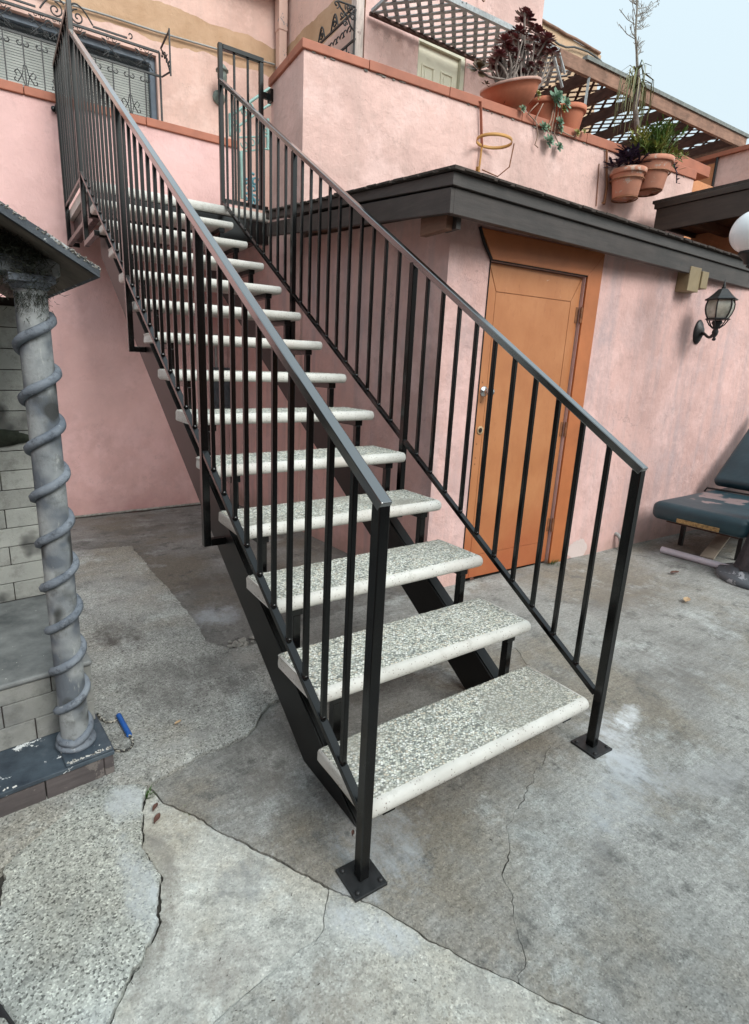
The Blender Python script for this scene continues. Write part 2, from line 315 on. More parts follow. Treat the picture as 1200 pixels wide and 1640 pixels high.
tc = m.new('ShaderNodeTexCoord').outputs['Object']; off = m.new('ShaderNodeVectorMath', operation='ADD'); m.put(off.inputs[0], tc)
rr = m.new('ShaderNodeCombineXYZ'); m.put(rr.inputs[0], m.math('MULTIPLY', m.rand(), 37.)); m.put(off.inputs[1], rr.outputs[0]); ov = off.outputs[0]
wv = m.new('ShaderNodeVectorMath', operation='ADD'); m.put(wv.inputs[0], ov); nz = m.new('ShaderNodeVectorMath', operation='SCALE'); m.put(nz.inputs[0], m.noise(60, 2, .5, vec=ov, col=True)); nz.inputs['Scale'].default_value = .006; m.put(wv.inputs[1], nz.outputs[0])
wv = m.map(scale=(1, 1.35, 1), rot=(0, 0, .5), vec=wv.outputs[0])
cl = m.sep(m.vor(118, 'Color', vec=wv))[0]; dd = m.vor(118, 'Distance', vec=wv)
a = m.ramp(cl, [(0, (.15, .165, .155)), (.10, (.36, .38, .34)), (.26, (.52, .53, .46)), (.46, (.68, .67, .58)), (.64, (.76, .76, .71)), (.82, (.56, .50, .40)), (.92, (.42, .45, .42))], 'CONSTANT')
a = m.mix(m.ramp(dd, [(.40, 0), (.66, .8)]), a, (.15, .15, .13))
a = m.mix(m.ramp(m.noise(6, 4, .6, vec=ov), [(.5, 0), (.75, .3)]), a, (.30, .31, .28))
a = m.mix(m.math('MULTIPLY', m.ramp(m.noise(2.6, 8, .7), [(.46, 0), (.62, 1)]), m.rand()), a, (.25, .24, .205)); m.set(a, .7, spec=.4); m.bump(dd, -1.0, .006); m.bump(m.noise(200, 3, vec=ov), .3, .002); M['pebble'] = m.m

PALE = (.47, .48, .48)
M['slab_right'] = conc('worn_grey_concrete', (.285, .288, .272), .40, brush=.9, mott=1.25, aggscale=260, patches=[
    (1.15, -.03, .26, .13, .7, (.62, .65, .68), .75), (1.35, .03, .14, .05, .3, (.75, .78, .80), .8), (.95, -.18, .34, .14, .2, (.42, .45, .47), .7),
    (.10, -.12, .22, .12, -.6, (.42, .45, .47), .7), (.35, .12, .35, .12, .5, (.30, .315, .33), .55), (1.3, -.32, .35, .10, -.25, (.40, .41, .41), .55),
    (.62, -.30, .12, .06, .2, (.13, .125, .12), .55), (-.1, .45, .16, .20, .3, (.14, .13, .12), .5), (1.9, .1, .6, .25, .3, (.15, .14, .13), .5), (2.6, .8, .9, .3, .3, (.17, .155, .14), .55)])
M['slab_left'] = conc('worn_grey_concrete_left', (.26, .26, .245), .40, brush=.9, mott=1.3, aggscale=260, patches=[
    (.10, .05, .2, .2, -.6, (.40, .43, .45), .7), (.02, .35, .12, .18, .2, (.14, .135, .13), .4), (-.1, .45, .13, .12, .3, (.17, .15, .13), .5), (-.05, -.02, .1, .07, -.7, (.50, .53, .55), .6), (.3, .7, .5, .2, .1, (.12, .11, .1), .5)])
M['slab_wedge'] = conc('smooth_pale_concrete', (.47, .475, .44), .35, aggscale=240, patches=[
    (-.30, .18, .10, .10, .3, (.27, .28, .28), .7), (-.48, .33, .05, .20, .1, (.24, .225, .20), .8), (-.55, .12, .05, .16, -.7, (.19, .17, .145), .85), (-.22, .28, .22, .05, -.95, (.47, .48, .49), .6), (-.42, -.02, .16, .08, .1, (.30, .27, .24), .5)])
M['slab_aggregate'] = conc('coarse_aggregate_concrete', (.375, .39, .36), .95, aggscale=220, mott=.6, patches=[
    (-.55, .27, .055, .3, .12, (.50, .53, .54), .8), (-.53, .60, .09, .10, .3, (.50, .53, .54), .7), (-.72, .0, .16, .06, .2, (.42, .45, .45), .6)])
M['slab_front'] = conc('front_concrete', (.45, .46, .43), .45, aggscale=240, patches=[
    (-.08, -.12, .16, .06, -.9, (.52, .55, .57), .8), (-.25, -.22, .18, .12, .2, (.22, .19, .155), .6), (.08, -.38, .10, .07, -.8, (.38, .37, .34), .6)])
M['slab_old'] = conc('old_aggregate_concrete', (.325, .33, .31), .8, aggscale=210, patches=[
    (-.33, 1.72, .17, .22, .1, (.075, .065, .06), .85), (-.1, 1.15, .40, .30, .2, (.12, .115, .11), .65), (-.15, 2.4, .3, .8, 0, (.32, .315, .30), .4), (.13, 1.22, .14, .10, .2, (.40, .38, .35), .6), (-.25, .78, .2, .05, .1, (.38, .38, .36), .6)])
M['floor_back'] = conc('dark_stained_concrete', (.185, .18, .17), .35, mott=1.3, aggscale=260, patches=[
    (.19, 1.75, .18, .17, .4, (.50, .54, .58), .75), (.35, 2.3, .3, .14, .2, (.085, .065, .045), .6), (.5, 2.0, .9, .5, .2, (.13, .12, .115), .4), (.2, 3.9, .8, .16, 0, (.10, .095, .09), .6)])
M['soil'] = simple('damp_grit', (.045, .040, .034), .95, .5, 40, .9, bscale=150, bd=.01)
M['ground'] = conc('far_ground_concrete', (.2, .19, .18), .2)
M['rubble'] = simple('broken_mortar', (.27, .26, .235), .95, .4, 30, .8, bscale=90, bd=.006)
M['terrace'] = conc('terrace_concrete', (.40, .39, .34), .2)
m = N('spray_painted_faux_stone')
a = m.ramp(m.noise(3, 4, .5), [(.3, (.21, .225, .235)), (.7, (.34, .355, .35))])
a = m.mix(m.ramp(m.noise(5.5, 3, .5, vec=m.map(loc=(3, 3, 9))), [(.44, 0), (.55, .9)]), a, (.085, .10, .122))
a = m.mix(m.ramp(m.noise(22, 8, .75), [(.52, 0), (.66, .7)]), a, (.10, .105, .10)); a = m.mix(m.ramp(m.noise(30, 8, .8, vec=m.map(scale=(1, 1, .3), loc=(4, 0, 0))), [(.58, 0), (.66, .6)]), a, (.45, .46, .43))
a = m.mix(m.ramp(m.noise(7.5, 2, .5, vec=m.map(loc=(8, 1, 4))), [(.54, 0), (.62, .92)]), a, (.035, .036, .034))
m.set(a, .8); m.bump(m.noise(60, 5, .7), .6, .004); m.bump(m.noise(12, 6, .7), .5, .008); M['column'] = m.m
m = N('spray_painted_faux_stone_blue')
a = m.ramp(m.noise(9, 6, .6), [(.3, (.09, .11, .14)), (.7, (.21, .235, .265))]); a = m.mix(m.ramp(m.noise(28, 8, .75), [(.52, 0), (.64, .8)]), a, (.035, .04, .05)); a = m.mix(m.ramp(m.noise(24, 8, .78, vec=m.map(loc=(7, 7, 1))), [(.60, 0), (.66, .8)]), a, (.33, .35, .36)); m.set(a, .75); m.bump(m.noise(70, 6, .75), .7, .004); m.bump(m.noise(18, 4), .5, .006); M['ring'] = m.m
m = N('faux_block_paint')
a = m.ramp(m.noise(4, 5, .6), [(.3, (.30, .31, .285)), (.7, (.43, .435, .40))]); a = m.mix(1, a, m.ramp(m.rand(), [(0, .85), (1, 1.1)]), 'MULTIPLY')
a = m.mix(m.ramp(m.noise(6, 3, .5, vec=m.map(loc=(2, 2, 2))), [(.58, 0), (.70, .85)]), a, (.05, .05, .05)); a = m.mix(m.ramp(m.noise(13, 9, .78), [(.50, 0), (.66, .6)]), a, (.17, .165, .145)); m.set(a, .88); m.bump(m.noise(30, 8, .75), .7, .008); M['block'] = m.m
m = N('faux_block_step_paint')
a = m.ramp(m.noise(4, 5, .6), [(.3, (.20, .205, .19)), (.7, (.33, .33, .31))])
a = m.mix(m.ramp(m.noise(4.5, 3, .5, vec=m.map(loc=(6, 2, 2))), [(.44, 0), (.62, .85)]), a, (.05, .056, .068)); a = m.mix(m.ramp(m.noise(13, 9, .78), [(.50, 0), (.66, .6)]), a, (.11, .11, .10)); m.set(a, .88); m.bump(m.noise(30, 8, .75), .7, .008); M['block_step'] = m.m
m = N('grey_step_top_paint')
a = m.ramp(m.noise(6, 6, .65), [(.35, (.08, .088, .09)), (.65, (.23, .24, .235))]); fl = m.ramp(m.noise(45, 4, .7), [(.68, 0), (.70, 1)])
a = m.mix(fl, a, (.5, .5, .46)); m.set(a, .6); m.bump(m.noise(40, 5, .7), .3, .004); M['step_top'] = m.m
m = N('flaking_navy_paint')
a = m.ramp(m.noise(8, 6, .7), [(.3, (.022, .030, .042)), (.6, (.06, .08, .10)), (.75, (.12, .13, .14))]); fl = m.ramp(m.noise(17, 7, .65, vec=m.map(loc=(4.4, 1, 0))), [(.645, 0), (.655, 1)])
a = m.mix(fl, a, (.68, .70, .70)); m.set(a, .45); m.bump(fl, .4, .002); m.bump(m.noise(30, 5, .7), .35, .005); M['plinth_top'] = m.m
M['plinth_board'] = painted('weathered_brown_board', (.085, .072, .072), under=(.16, .14, .13), chip=.08, rough=.8, grain=(.1, .1, 1.2), var=.35)
m = N('rough_roof_slab')
a = m.ramp(m.noise(7, 6, .6), [(.3, (.035, .042, .052)), (.7, (.10, .115, .13))]); fl = m.ramp(m.noise(22, 9, .75, vec=m.map(loc=(1, 1, 0))), [(.58, 0), (.595, 1)])
a = m.mix(m.math('MULTIPLY', fl, .8), a, (.50, .52, .52)); m.set(a, .85); m.bump(m.noise(35, 6, .7), .6, .008); M['roof_slab'] = m.m
M['roof_under'] = simple('shrine_soffit', (.10, .088, .07), .9, .35, 9, .5)
M['moss'] = simple('dry_dark_moss', (.022, .026, .016), .95, .5, 40, .3)
M['terracotta'] = painted('terracotta', (.46, .155, .085), under=(.52, .30, .22), chip=.03, rough=.8, var=.2)
M['terracotta_pale'] = painted('salt_stained_terracotta', (.50, .215, .14), under=(.50, .36, .29), chip=.08, rough=.85, var=.2)
M['bowl_in'] = simple('bowl_rim', (.45, .27, .22), .8, .2, 12, .2)
M['potsoil'] = simple('potting_soil', (.03, .022, .016), .95, .3, 30, .8)
def leafmat(name, c1, c2, rough=.45, tr=.12):
    m = N(name); a = m.mix(m.rand(), c1, c2); a = m.mix(m.ramp(m.noise(40, 4), [(.4, 0), (.7, .5)]), a, tuple(Vector(c1)*.6)); m.set(a, rough); return m.m
M['aeonium'] = leafmat('dark_aeonium_leaf', (.11, .028, .034), (.19, .055, .052), .4)
M['aeonium_green'] = leafmat('green_aeonium_leaf', (.06, .045, .022), (.10, .06, .03), .35)
M['echeveria'] = leafmat('grey_green_succulent_leaf', (.16, .26, .18), (.26, .34, .20), .5)
M['stem'] = simple('grey_stem', (.20, .16, .14), .85, .4, 30, .4)
M['vine'] = simple('pale_trailing_stem', (.30, .20, .15), .8, .3, 30, .2)
M['purple'] = leafmat('purple_leaf', (.028, .016, .040), (.05, .03, .065), .4)
M['green'] = leafmat('bright_green_leaf', (.06, .12, .022), (.13, .20, .04), .45)
M['yellowgreen'] = leafmat('yellow_green_leaf', (.20, .22, .04), (.28, .27, .07), .45)
M['grasstuft'] = leafmat('grass_blade', (.05, .12, .02), (.1, .16, .04), .5)
M['strap_leaf'] = leafmat('hanging_strap_leaf', (.12, .15, .055), (.26, .22, .10), .5)
M['dry'] = simple('dry_flower_stalk', (.25, .23, .20), .9, .2, 20, .2)
M['fallen_leaf'] = simple('brown_fallen_leaf', (.10, .045, .032), .7, .4, 40, .2)
M['fallen_tan'] = simple('tan_fallen_leaf', (.42, .29, .17), .8, .3, 40, .2)
M['wood_grey'] = painted('weathered_grey_lath', (.34, .36, .37), under=(.2, .2, .19), chip=.02, rough=.9, grain=(1, 1, 1), var=.3)
M['wood_brown'] = painted('weathered_brown_wood', (.24, .135, .095), under=(.3, .2, .16), chip=.02, rough=.9, grain=(.2, 1, 1), var=.35)
M['wood_dark'] = painted('dark_stained_wood', (.085, .045, .035), under=(.14, .08, .06), chip=.02, rough=.9, grain=(1, .2, 1), var=.3)
M['edge_strip'] = simple('grey_roof_edge', (.17, .18, .17), .85, .35, 20, .4)
M['white_door'] = simple('cream_painted_door', (.76, .73, .58), .5, .06, 3, .05)
M['white_frame'] = painted('cream_frame_paint', (.56, .54, .42), under=(.25, .2, .16), chip=-.02, rough=.6, var=.12)
M['white_post'] = painted('peeling_white_post', (.50, .42, .38), under=(.30, .24, .22), chip=.04, rough=.8, var=.15, grain=(1, 1, .15))
M['downpipe'] = painted('flaking_pink_pipe', (.62, .42, .35), under=(.16, .19, .22), chip=.04, rough=.6, var=.12)
M['conduit'] = simple('grey_conduit', (.30, .30, .29), .6, .2, 10, .1)
M['winframe'] = simple('slate_window_frame', (.10, .13, .17), .5, .15, 6, .1)
M['blind'] = simple('pale_blind', (.78, .80, .75), .7, .08, 4, 0)
m = N('window_glass'); m.set((.05, .06, .065), .04, Alpha=.15); M['glass'] = m.m
M['yellow_iron'] = painted('yellow_painted_iron', (.46, .23, .06), under=(.30, .10, .05), chip=.05, rough=.6, var=.2)
M['lantern_glass'] = None
m = N('frosted_lantern_glass'); m.set(m.ramp(m.noise(25, 5), [(.3, (.38, .37, .31)), (.7, (.62, .60, .52))]), .25, spec=.5, **{'Transmission Weight': .35}); M['lantern_glass'] = m.m
M['globe'] = simple('white_glass_globe', (.78, .82, .84), .25, .03, 3, 0)
M['beige'] = simple('beige_plastic_box', (.24, .18, .10), .6, .15, 6, .1)
m = N('worn_navy_vinyl'); a = m.ramp(m.noise(4, 5), [(.3, (.010, .032, .044)), (.7, (.020, .056, .072))])
x, y, z = m.sep(); top = m.ramp(m.math('SUBTRACT', z, .385), [(0, 0), (.02, 1)])
ptc = m.ramp(m.noise(3.1, 6, .6, vec=m.map(loc=(1.3, 0, 0))), [(.57, 0), (.585, 1)]); lim = m.ramp(m.math('SUBTRACT', .47, z), [(0, 0), (.01, 1)])
a = m.mix(m.math('MULTIPLY', m.math('MULTIPLY', ptc, top), lim), a, (.22, .165, .165)); m.set(a, .42); m.bump(m.noise(6, 4), .3, .02); m.bump(m.noise(150, 3), .15, .001); M['vinyl'] = m.m
M['tape'] = simple('torn_tan_strip', (.30, .19, .08), .8, .6, 60, .4)
M['pvc'] = simple('white_pvc_pipe', (.62, .58, .64), .4, .06, 5, .05)
M['board'] = simple('pale_board', (.36, .30, .24), .8, .25, 6, .2)
M['postpaint'] = simple('worn_black_lamp_post', (.035, .037, .045), .5, .5, 14, .4)
M['postbase'] = painted('chipped_grey_lamp_base', (.10, .115, .13), under=(.38, .40, .43), chip=.10, rough=.6)
M['blue_handle'] = simple('blue_plastic_handle', (.015, .10, .36), .4, .1, 5, 0)
m = N('braided_black_white_cord'); a = m.ramp(m.noise(90, 1, .5), [(.45, (.03, .03, .03)), (.55, (.42, .40, .34))]); m.set(a, .8); M['cord'] = m.m
M['cable'] = simple('black_cable', (.012, .012, .013), .5, .1, 10, 0)
M['meter'] = simple('grey_steel_panel', (.075, .09, .105), .55, .3, 8, .2)
M['wire'] = simple('overhead_wire', (.08, .08, .08), .7, .1, 5, 0)

# ================================================================ GROUND
def gz(x, y): return -.012*(y-1)**2 if 1 < y < 5.2 else (0 if y <= 1 else -.212)
def jag(pts, step=.008, amp=.004, seed=0):
    out = []
    for a, b in zip(pts[:-1], pts[1:]):
        a = Vector(a); b = Vector(b); n = max(1, int((b-a).length/step)); t = (b-a).normalized() if (b-a).length > 0 else Vector((1, 0)); nn = Vector((-t.y, t.x))
        for i in range(n):
            p = a+(b-a)*i/n; k = noise.noise(Vector((p.x*40+seed, p.y*40, seed)))*amp+noise.noise(Vector((p.x*130+seed, p.y*130, seed)))*amp*.5+noise.noise(Vector((p.x*12, p.y*12, seed+5)))*amp*1.6
            out.append((p+nn*k)[:])
    out.append(tuple(pts[-1])); return out
def shift(pts, d, seed=3, var=.8):          # offset a crack line sideways by a width that varies
    out = []
    for i, p in enumerate(pts):
        a = Vector(pts[max(0, i-1)]); b = Vector(pts[min(len(pts)-1, i+1)]); t = (b-a).normalized(); k = 1+var*noise.noise(Vector((p[0]*14, p[1]*14, seed)))*1.6
        out.append((p[0]-t.y*d*max(.1, k), p[1]+t.x*d*max(.1, k)))
    return out
def slab(name, pts, mat, top=0., grid=.07, skirt=.05, rough=.0025, zf=gz, label=None, edge=.003):
    pts = [tuple(p) for p in pts]; cl = [pts[0]]
    for p in pts[1:]:
        if (Vector(p)-Vector(cl[-1])).length > .0015: cl.append(p)
    pts = cl; n = len(pts); xs = [p[0] for p in pts]; ys = [p[1] for p in pts]
    vin = [Vector(p) for p in pts]; x0, x1, y0, y1 = min(xs), max(xs), min(ys), max(ys)
    gx, gy = max(grid, (x1-x0)/90), max(grid, (y1-y0)/90); i = 0
    y = y0+gy/2
    while y < y1:
        x = x0+gx/2
        while x < x1: vin.append(Vector((x+rnd.uniform(-.2, .2)*gx, y+rnd.uniform(-.2, .2)*gy))); x += gx
        y += gy
    vo, eo, fo, ov, oe, of = delaunay_2d_cdt(vin, [(i, (i+1) % n) for i in range(n)], [], 1, 1e-5)
    onb = set(i for i, o in enumerate(ov) if any(k < n for k in o))
    me = MB(); vs = []
    for i, v in enumerate(vo):
        z = zf(v.x, v.y)+top+rough*noise.noise(Vector((v.x*3, v.y*3, 1)))*2+rough*.7*noise.noise(Vector((v.x*17, v.y*17, 3)))
        if i in onb: z -= edge*(1+.8*noise.noise(Vector((v.x*60, v.y*60, 0))))
        vs.append((v.x, v.y, z))
    fs = []
    for f in fo:
        a, b, c = [Vector(vo[k]) for k in f[:3]]
        fs.append(tuple(f) if (b-a).cross(c-a) > 0 else tuple(f)[::-1])
    cnt = {}
    for f in fs:
        for k in range(len(f)): cnt[(f[k], f[(k+1) % len(f)])] = 1
    bd = [e for e in cnt if (e[1], e[0]) not in cnt]
    me.add(vs, fs, True); low = {}
    for a, b in bd:
        q = [vs[a], vs[b], (vs[b][0], vs[b][1], vs[b][2]-skirt), (vs[a][0], vs[a][1], vs[a][2]-skirt)]
        me.add(q, [(3, 2, 1, 0)], False)
    o = me.build(name, mat, kind='structure', label=label)
    return o
LA = [(-.448, .63), (-.418, .545), (-.351, .446), (-.304, .351), (-.216, .206), (-.136, .072), (-.114, .019), (-.036, -.084), (.025, -.201), (.079, -.309), (.144, -.403), (.191, -.486), (.239, -.553), (.318, -.689), (.45, -1.0), (.6, -1.6)]
LB = [(-.448, .63), (-.375, .643), (-.302, .669), (-.24, .687), (-.13, .693), (-.066, .696), (-.019, .727), (.029, .775), (.09, .824), (.13, .84), (.353, .929)]
LC = [(-.448, .63), (-.473, .56), (-.516, .449), (-.506, .358), (-.499, .298), (-.51, .221), (-.539, .144), (-.58, .1), (-.626, .065), (-.659, .027), (-.681, 0), (-.73, -.068), (-.9, -.3)]
LD = [(-.114, .019), (-.154, -.029), (-.176, -.063), (-.204, -.073), (-.239, -.078), (-.344, -.088), (-.442, -.103), (-.495, -.112), (-.601, -.135), (-1.0, -.2)]
LF = [(.15, -.402), (.196, -.379), (.24, -.328), (.257, -.302), (.303, -.251), (.351, -.193), (.439, -.137), (.486, -.085), (.623, -.034), (.735, .016), (.832, .051), (1.031, .117), (1.1, .22), (1.22, .31), (1.29, .45), (1.40, .65), (1.47, 1.0), (1.52, 1.435)]
LG = [(-.412, 3.441), (.069, 3.335), (.057, 2.688), (.064, 2.042), (.064, 1.637), (.042, 1.473), (.124, 1.342), (.266, 1.32), (.353, .929)]
LH = [(-.532, .717), (-.717, .688), (-.761, .632), (-.828, .595), (-.856, .53), (-.866, .472), (-.87, .414), (-.884, .332), (-.897, .13), (-.95, -.3)]
gA = jag(LA, seed=1, amp=.0035); gB = jag(LB, seed=2, amp=.006); gC = jag(LC, seed=3, amp=.009); gD = jag(LD, seed=4, amp=.003); gF = jag(LF, seed=5, amp=.010, step=.012); gG = jag(LG, seed=6, amp=.006); gH = jag(LH, seed=8, amp=.008)
# base sheet reaching the horizon, damp grit visible in the joints
MB().add([(-60, -60, -.26), (60, -60, -.26), (60, 60, -.26), (-60, 60, -.26)], [(0, 1, 2, 3)]).build('ground', M['ground'], kind='structure')
slab('joint_grit', [(-3, -2.6), (9, -2.6), (9, 5), (-3, 5)], M['soil'], top=-.016, grid=.2, skirt=.2, rough=.003)
jA = min(range(len(gA)), key=lambda i: (Vector(gA[i])-Vector((.15, -.402))).length)
A0 = shift(gA, .0035, 1)                       # the side of the joint towards the stairs
slab('concrete_slab', A0[:jA+1]+shift(gF, .0018, 9, 1.2)+[(1.44, 1.45), (.353, 1.45), (.353, .93)]+gB[::-1][1:-1], M['slab_left'], label='worn grey courtyard concrete under the left half of the stairs')
slab('concrete_slab', [p for p in gF]+[(8, 1.36), (8, -2.6), (.9, -2.6)]+A0[jA:][::-1][:-1], M['slab_right'], grid=.09, label='worn grey courtyard concrete right of the long crack')
kD = min(range(len(gA)), key=lambda i: (Vector(gA[i])-Vector((-.114, .019))).length)
slab('concrete_slab', gA[:kD+1]+gD[1:]+[(-1.0, -.2)]+shift(gC, .006, 4, 1.3)[::-1][:-1], M['slab_wedge'], top=-.004, grid=.04, label='pale smooth wedge of concrete between the cracks')
slab('concrete_slab', gC+[(-.95, -.3)]+gH[::-1][1:], M['slab_aggregate'], top=.010, grid=.03, label='coarse speckled concrete patch in front of the shrine', edge=.006)
slab('concrete_slab', gA[kD:]+[(-1.0, -1.6)]+shift(gD, .002, 2)[::-1][:-1], M['slab_front'], grid=.05, label='pale concrete in front of the angled joint')
gB2 = shift(gB, .005, 6)
slab('concrete_slab', gB2+gG[::-1][1:]+[(-3.0, 3.5), (-3.0, .3), (-1.2, .3), (-.60, .70), (-.50, .66)], M['slab_old'], top=.014, grid=.06, rough=.004, label='old speckled concrete slab behind the shrine', edge=.006)
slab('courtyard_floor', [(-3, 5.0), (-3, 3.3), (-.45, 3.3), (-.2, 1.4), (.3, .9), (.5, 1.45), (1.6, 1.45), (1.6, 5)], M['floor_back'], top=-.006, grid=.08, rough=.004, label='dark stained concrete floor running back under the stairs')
# wedge exposed sand in crack C
# rubble where the old slab broke away
o = empty('rubble_pile', (.20, 1.38, 0), 'broken mortar crumbs beside the slab edge under the stairs', 'rubble')
for i in range(26):
    a = rnd.uniform(0, 6.28); rr_ = rnd.uniform(0, 1)**.7; p = Vector((.19+math.cos(a)*rr_*.12, 1.37+math.sin(a)*rr_*.05, 0)); s_ = rnd.uniform(.006, .022)
    b = MB(); bm = bmesh.new(); bmesh.ops.create_icosphere(bm, subdivisions=1, radius=s_)
    for v in bm.verts: v.co *= rnd.uniform(.65, 1.25); v.co.z *= .6
    b.add([v.co+p+Vector((0, 0, gz(p.x, p.y)+s_*.2)) for v in bm.verts], [tuple(v.index for v in f.verts) for f in bm.faces]); bm.free()
    b.build('mortar_lump', M['rubble'], o)

# ================================================================ LOWER WALLS
YB = 4.80
wl = empty('courtyard_wall', (0, YB, 0), 'tall pink stucco wall behind the stairs with orange coping on top', 'wall')
def vwall(p0, p1, th, z0, z1):       # wall of thickness th going away from p0->p1's right side
    p0 = Vector(p0).to_2d(); p1 = Vector(p1).to_2d(); t = (p1-p0).normalized(); n = Vector((-t.y, t.x))
    return MB().prism([p0[:], p1[:], (p1+n*th)[:], (p0+n*th)[:]], z0, z1)
cz0, cz1 = 3.475, 3.545
vwall((-3.2, YB), (1.6, YB), .2, -.3, 3.475).build('stucco', M['pink_back'], wl)
for i in range(5):
    a = -3.2+.98*i; b = min(1.615, a+.975)
    vwall((a, YB-.02), (b, YB-.02), .24, cz0+.002, cz1+rnd.uniform(-.003, .003)).build('coping', M['coping'], wl, bevel=.006)
b = MB(); b.tube([(x_, YB-.012, gz(0, 4.79)+.012+.006*noise.noise(Vector((x_*9, 0, 0)))) for x_ in [-3+.1*i for i in range(46)]], .014, 5); b.build('mortar_fillet', M['rubble'], wl)
# grey panel and conduit on it, under the stairs
pn = empty('wall_panel', aty(355, 620, YB-.02), 'dark grey metal service panel low on the pink wall behind the stairs', 'panel')
a, c_ = aty(339, 588, YB-.05), aty(371, 655, YB-.05)
MB().boxf((a.x, YB-.06, c_.z), Vector((c_.x-a.x, 0, 0)), Vector((0, .06, 0)), Vector((0, 0, a.z-c_.z))).build('cover', M['meter'], pn, bevel=.006)
MB().boxf((a.x+.03, YB-.068, c_.z+.04), Vector((c_.x-a.x-.06, 0, 0)), Vector((0, .01, 0)), Vector((0, 0, a.z-c_.z-.08))).build('door_panel', M['meter'], pn, bevel=.004)
MB().tube([(a.x+.06, YB-.03, a.z), (a.x+.06, YB-.03, a.z+.34)], .016, 8).build('conduit', M['conduit'], pn)

# parapet block of the upper terrace
pw = empty('terrace_parapet', PP0, 'tall pink stucco parapet wall with orange coping carrying potted succulents', 'wall')
PL = 5.02
c0 = PP0; c1 = PP0+PX*PL
MB().prism([c0.to_2d()[:], c1.to_2d()[:], (c1+PN*.22).to_2d()[:], (c0+PN*.64+Vector((.16, 0, 0))).to_2d()[:], (c0+PN*.64).to_2d()[:]], -.3, 3.62).build('stucco', M['pink_parapet'], pw)
zc = 3.622
for i, (u0, u1) in enumerate([(-.02, .55), (.555, 1.35), (1.355, 2.2), (2.205, 3.1), (3.105, 4.1), (4.105, PL+.01)]):
    q = [c0+PX*u0-PN*.018, c0+PX*u1-PN*.018, c0+PX*u1+PN*.24, c0+PX*(u0 if u0 > 0 else u0)+PN*.24]
    z1 = zc+.062+.006*i
    MB().prism([p.to_2d()[:] for p in q], zc, z1).build('coping', M['coping'], pw, bevel=.005)
q = [c0-PX*.02+PN*.243, c0+PX*.2+PN*.243, c0+PX*.2+PN*.66, c0-PX*.02+PN*.66]
MB().prism([p.to_2d()[:] for p in q], zc, zc+.06).build('coping', M['coping'], pw, bevel=.005)
# ragged mortar bits under the coping
b = MB()
for i in range(60):
    u = rnd.uniform(.05, PL-.1); s_ = rnd.uniform(.006, .016); p = c0+PX*u-PN*.004+Vector((0, 0, zc-rnd.uniform(0, .012)))
    b.box(p, (s_*rnd.uniform(1, 3), s_*.6, s_*.7))
b.build('mortar_edge', M['rubble'], pw, kind='stuff')

# terrace floor / landing edge
MB().prism([(1.66, 3.82), (8.5, 3.0), (8.5, 6.69), (-3, 6.69), (-3, 5.02), (1.66, 5.02)], 2.50, 2.62).build('terrace_floor', M['terrace'], kind='structure')

# ================================================================ STAIRCASE
st = empty('outdoor_staircase', (.5, 0, 0), 'black steel outdoor staircase with pebbled white treads and picket railings', 'staircase')
RUN, RISE, Z1, TW, TT, TD = .2834, .186, .2208, .995, .050, .282
X = Vector((1, 0, 0)); Y = Vector((0, 1, 0)); Z = Vector((0, 0, 1))
def tread_mesh(seed):
    r_ = random.Random(seed); prof = []
    for k in range(9):                                   # rounded nose
        a = math.pi/2+math.pi*k/8; prof.append((.022+.022*math.cos(a)*1.0, -TT/2+.025*math.sin(a)))
    prof += [(TD-.012, -TT), (TD-.004, -TT+.012), (TD, -.010), (TD-.008, 0)]
    n = len(prof); xs = [0, .004, .05]+[.05+.9*i/10 for i in range(1, 10)]+[TW-.05, TW-.010, TW-.003, TW]
    v = []; f = []
    for i, x_ in enumerate(xs):
        sh = 1 if 0 < i < len(xs)-2 else (.86 if i in (0, len(xs)-1) else .96)
        for (y_, z_) in prof:
            yy = TD/2+(y_-TD/2)*(1-(1-sh)*.12); zz = -TT/2+(z_+TT/2)*sh; j = 0
            if i <= 1: j = r_.uniform(-.004, .004); zz += r_.uniform(-.003, .001)
            v.append((x_+j, yy, zz))
    for i in range(len(xs)-1):
        for k in range(n): f.append((i*n+k, (i+1)*n+k, (i+1)*n+(k+1) % n, i*n+(k+1) % n))
    f.append(tuple(range(n))); f.append(tuple(range((len(xs)-1)*n, len(xs)*n))[::-1])
    b = MB(); b.add(v, f, False); b.sm = [True]*(len(f)-2)+[False]*2; return b
def agg_mesh(seed):
    b = MB(); nx, ny = 230, 56; x0, x1, y0, y1 = .004, TW-.008, .023, TD-.004; v = []
    for j in range(ny+1):
        for i in range(nx+1):
            x_ = x0+(x1-x0)*i/nx; y_ = y0+(y1-y0)*j/ny; e = min(i, nx-i, j, ny-j)
            x_ += .0015*noise.noise(Vector((x_*300, y_*300, seed))); 
            c = noise.cell(Vector((x_*160, y_*190, seed))); 
            z_ = .0006+.0022*max(0, noise.noise(Vector((x_*150, y_*170, seed)))+.25) if e > 0 else -.004
            v.append((x_, y_, z_))
    f = [(j*(nx+1)+i, j*(nx+1)+i+1, (j+1)*(nx+1)+i+1, (j+1)*(nx+1)+i) for j in range(ny) for i in range(nx)]
    return b.add(v, f, True)
tr = []; ag = []
for k in range(3):
    o = tread_mesh(11+k).build('tread', M['tread']); tr.append(o)
    g = agg_mesh(k*3.7).build('pebble_surface', M['pebble']); ag.append(g)
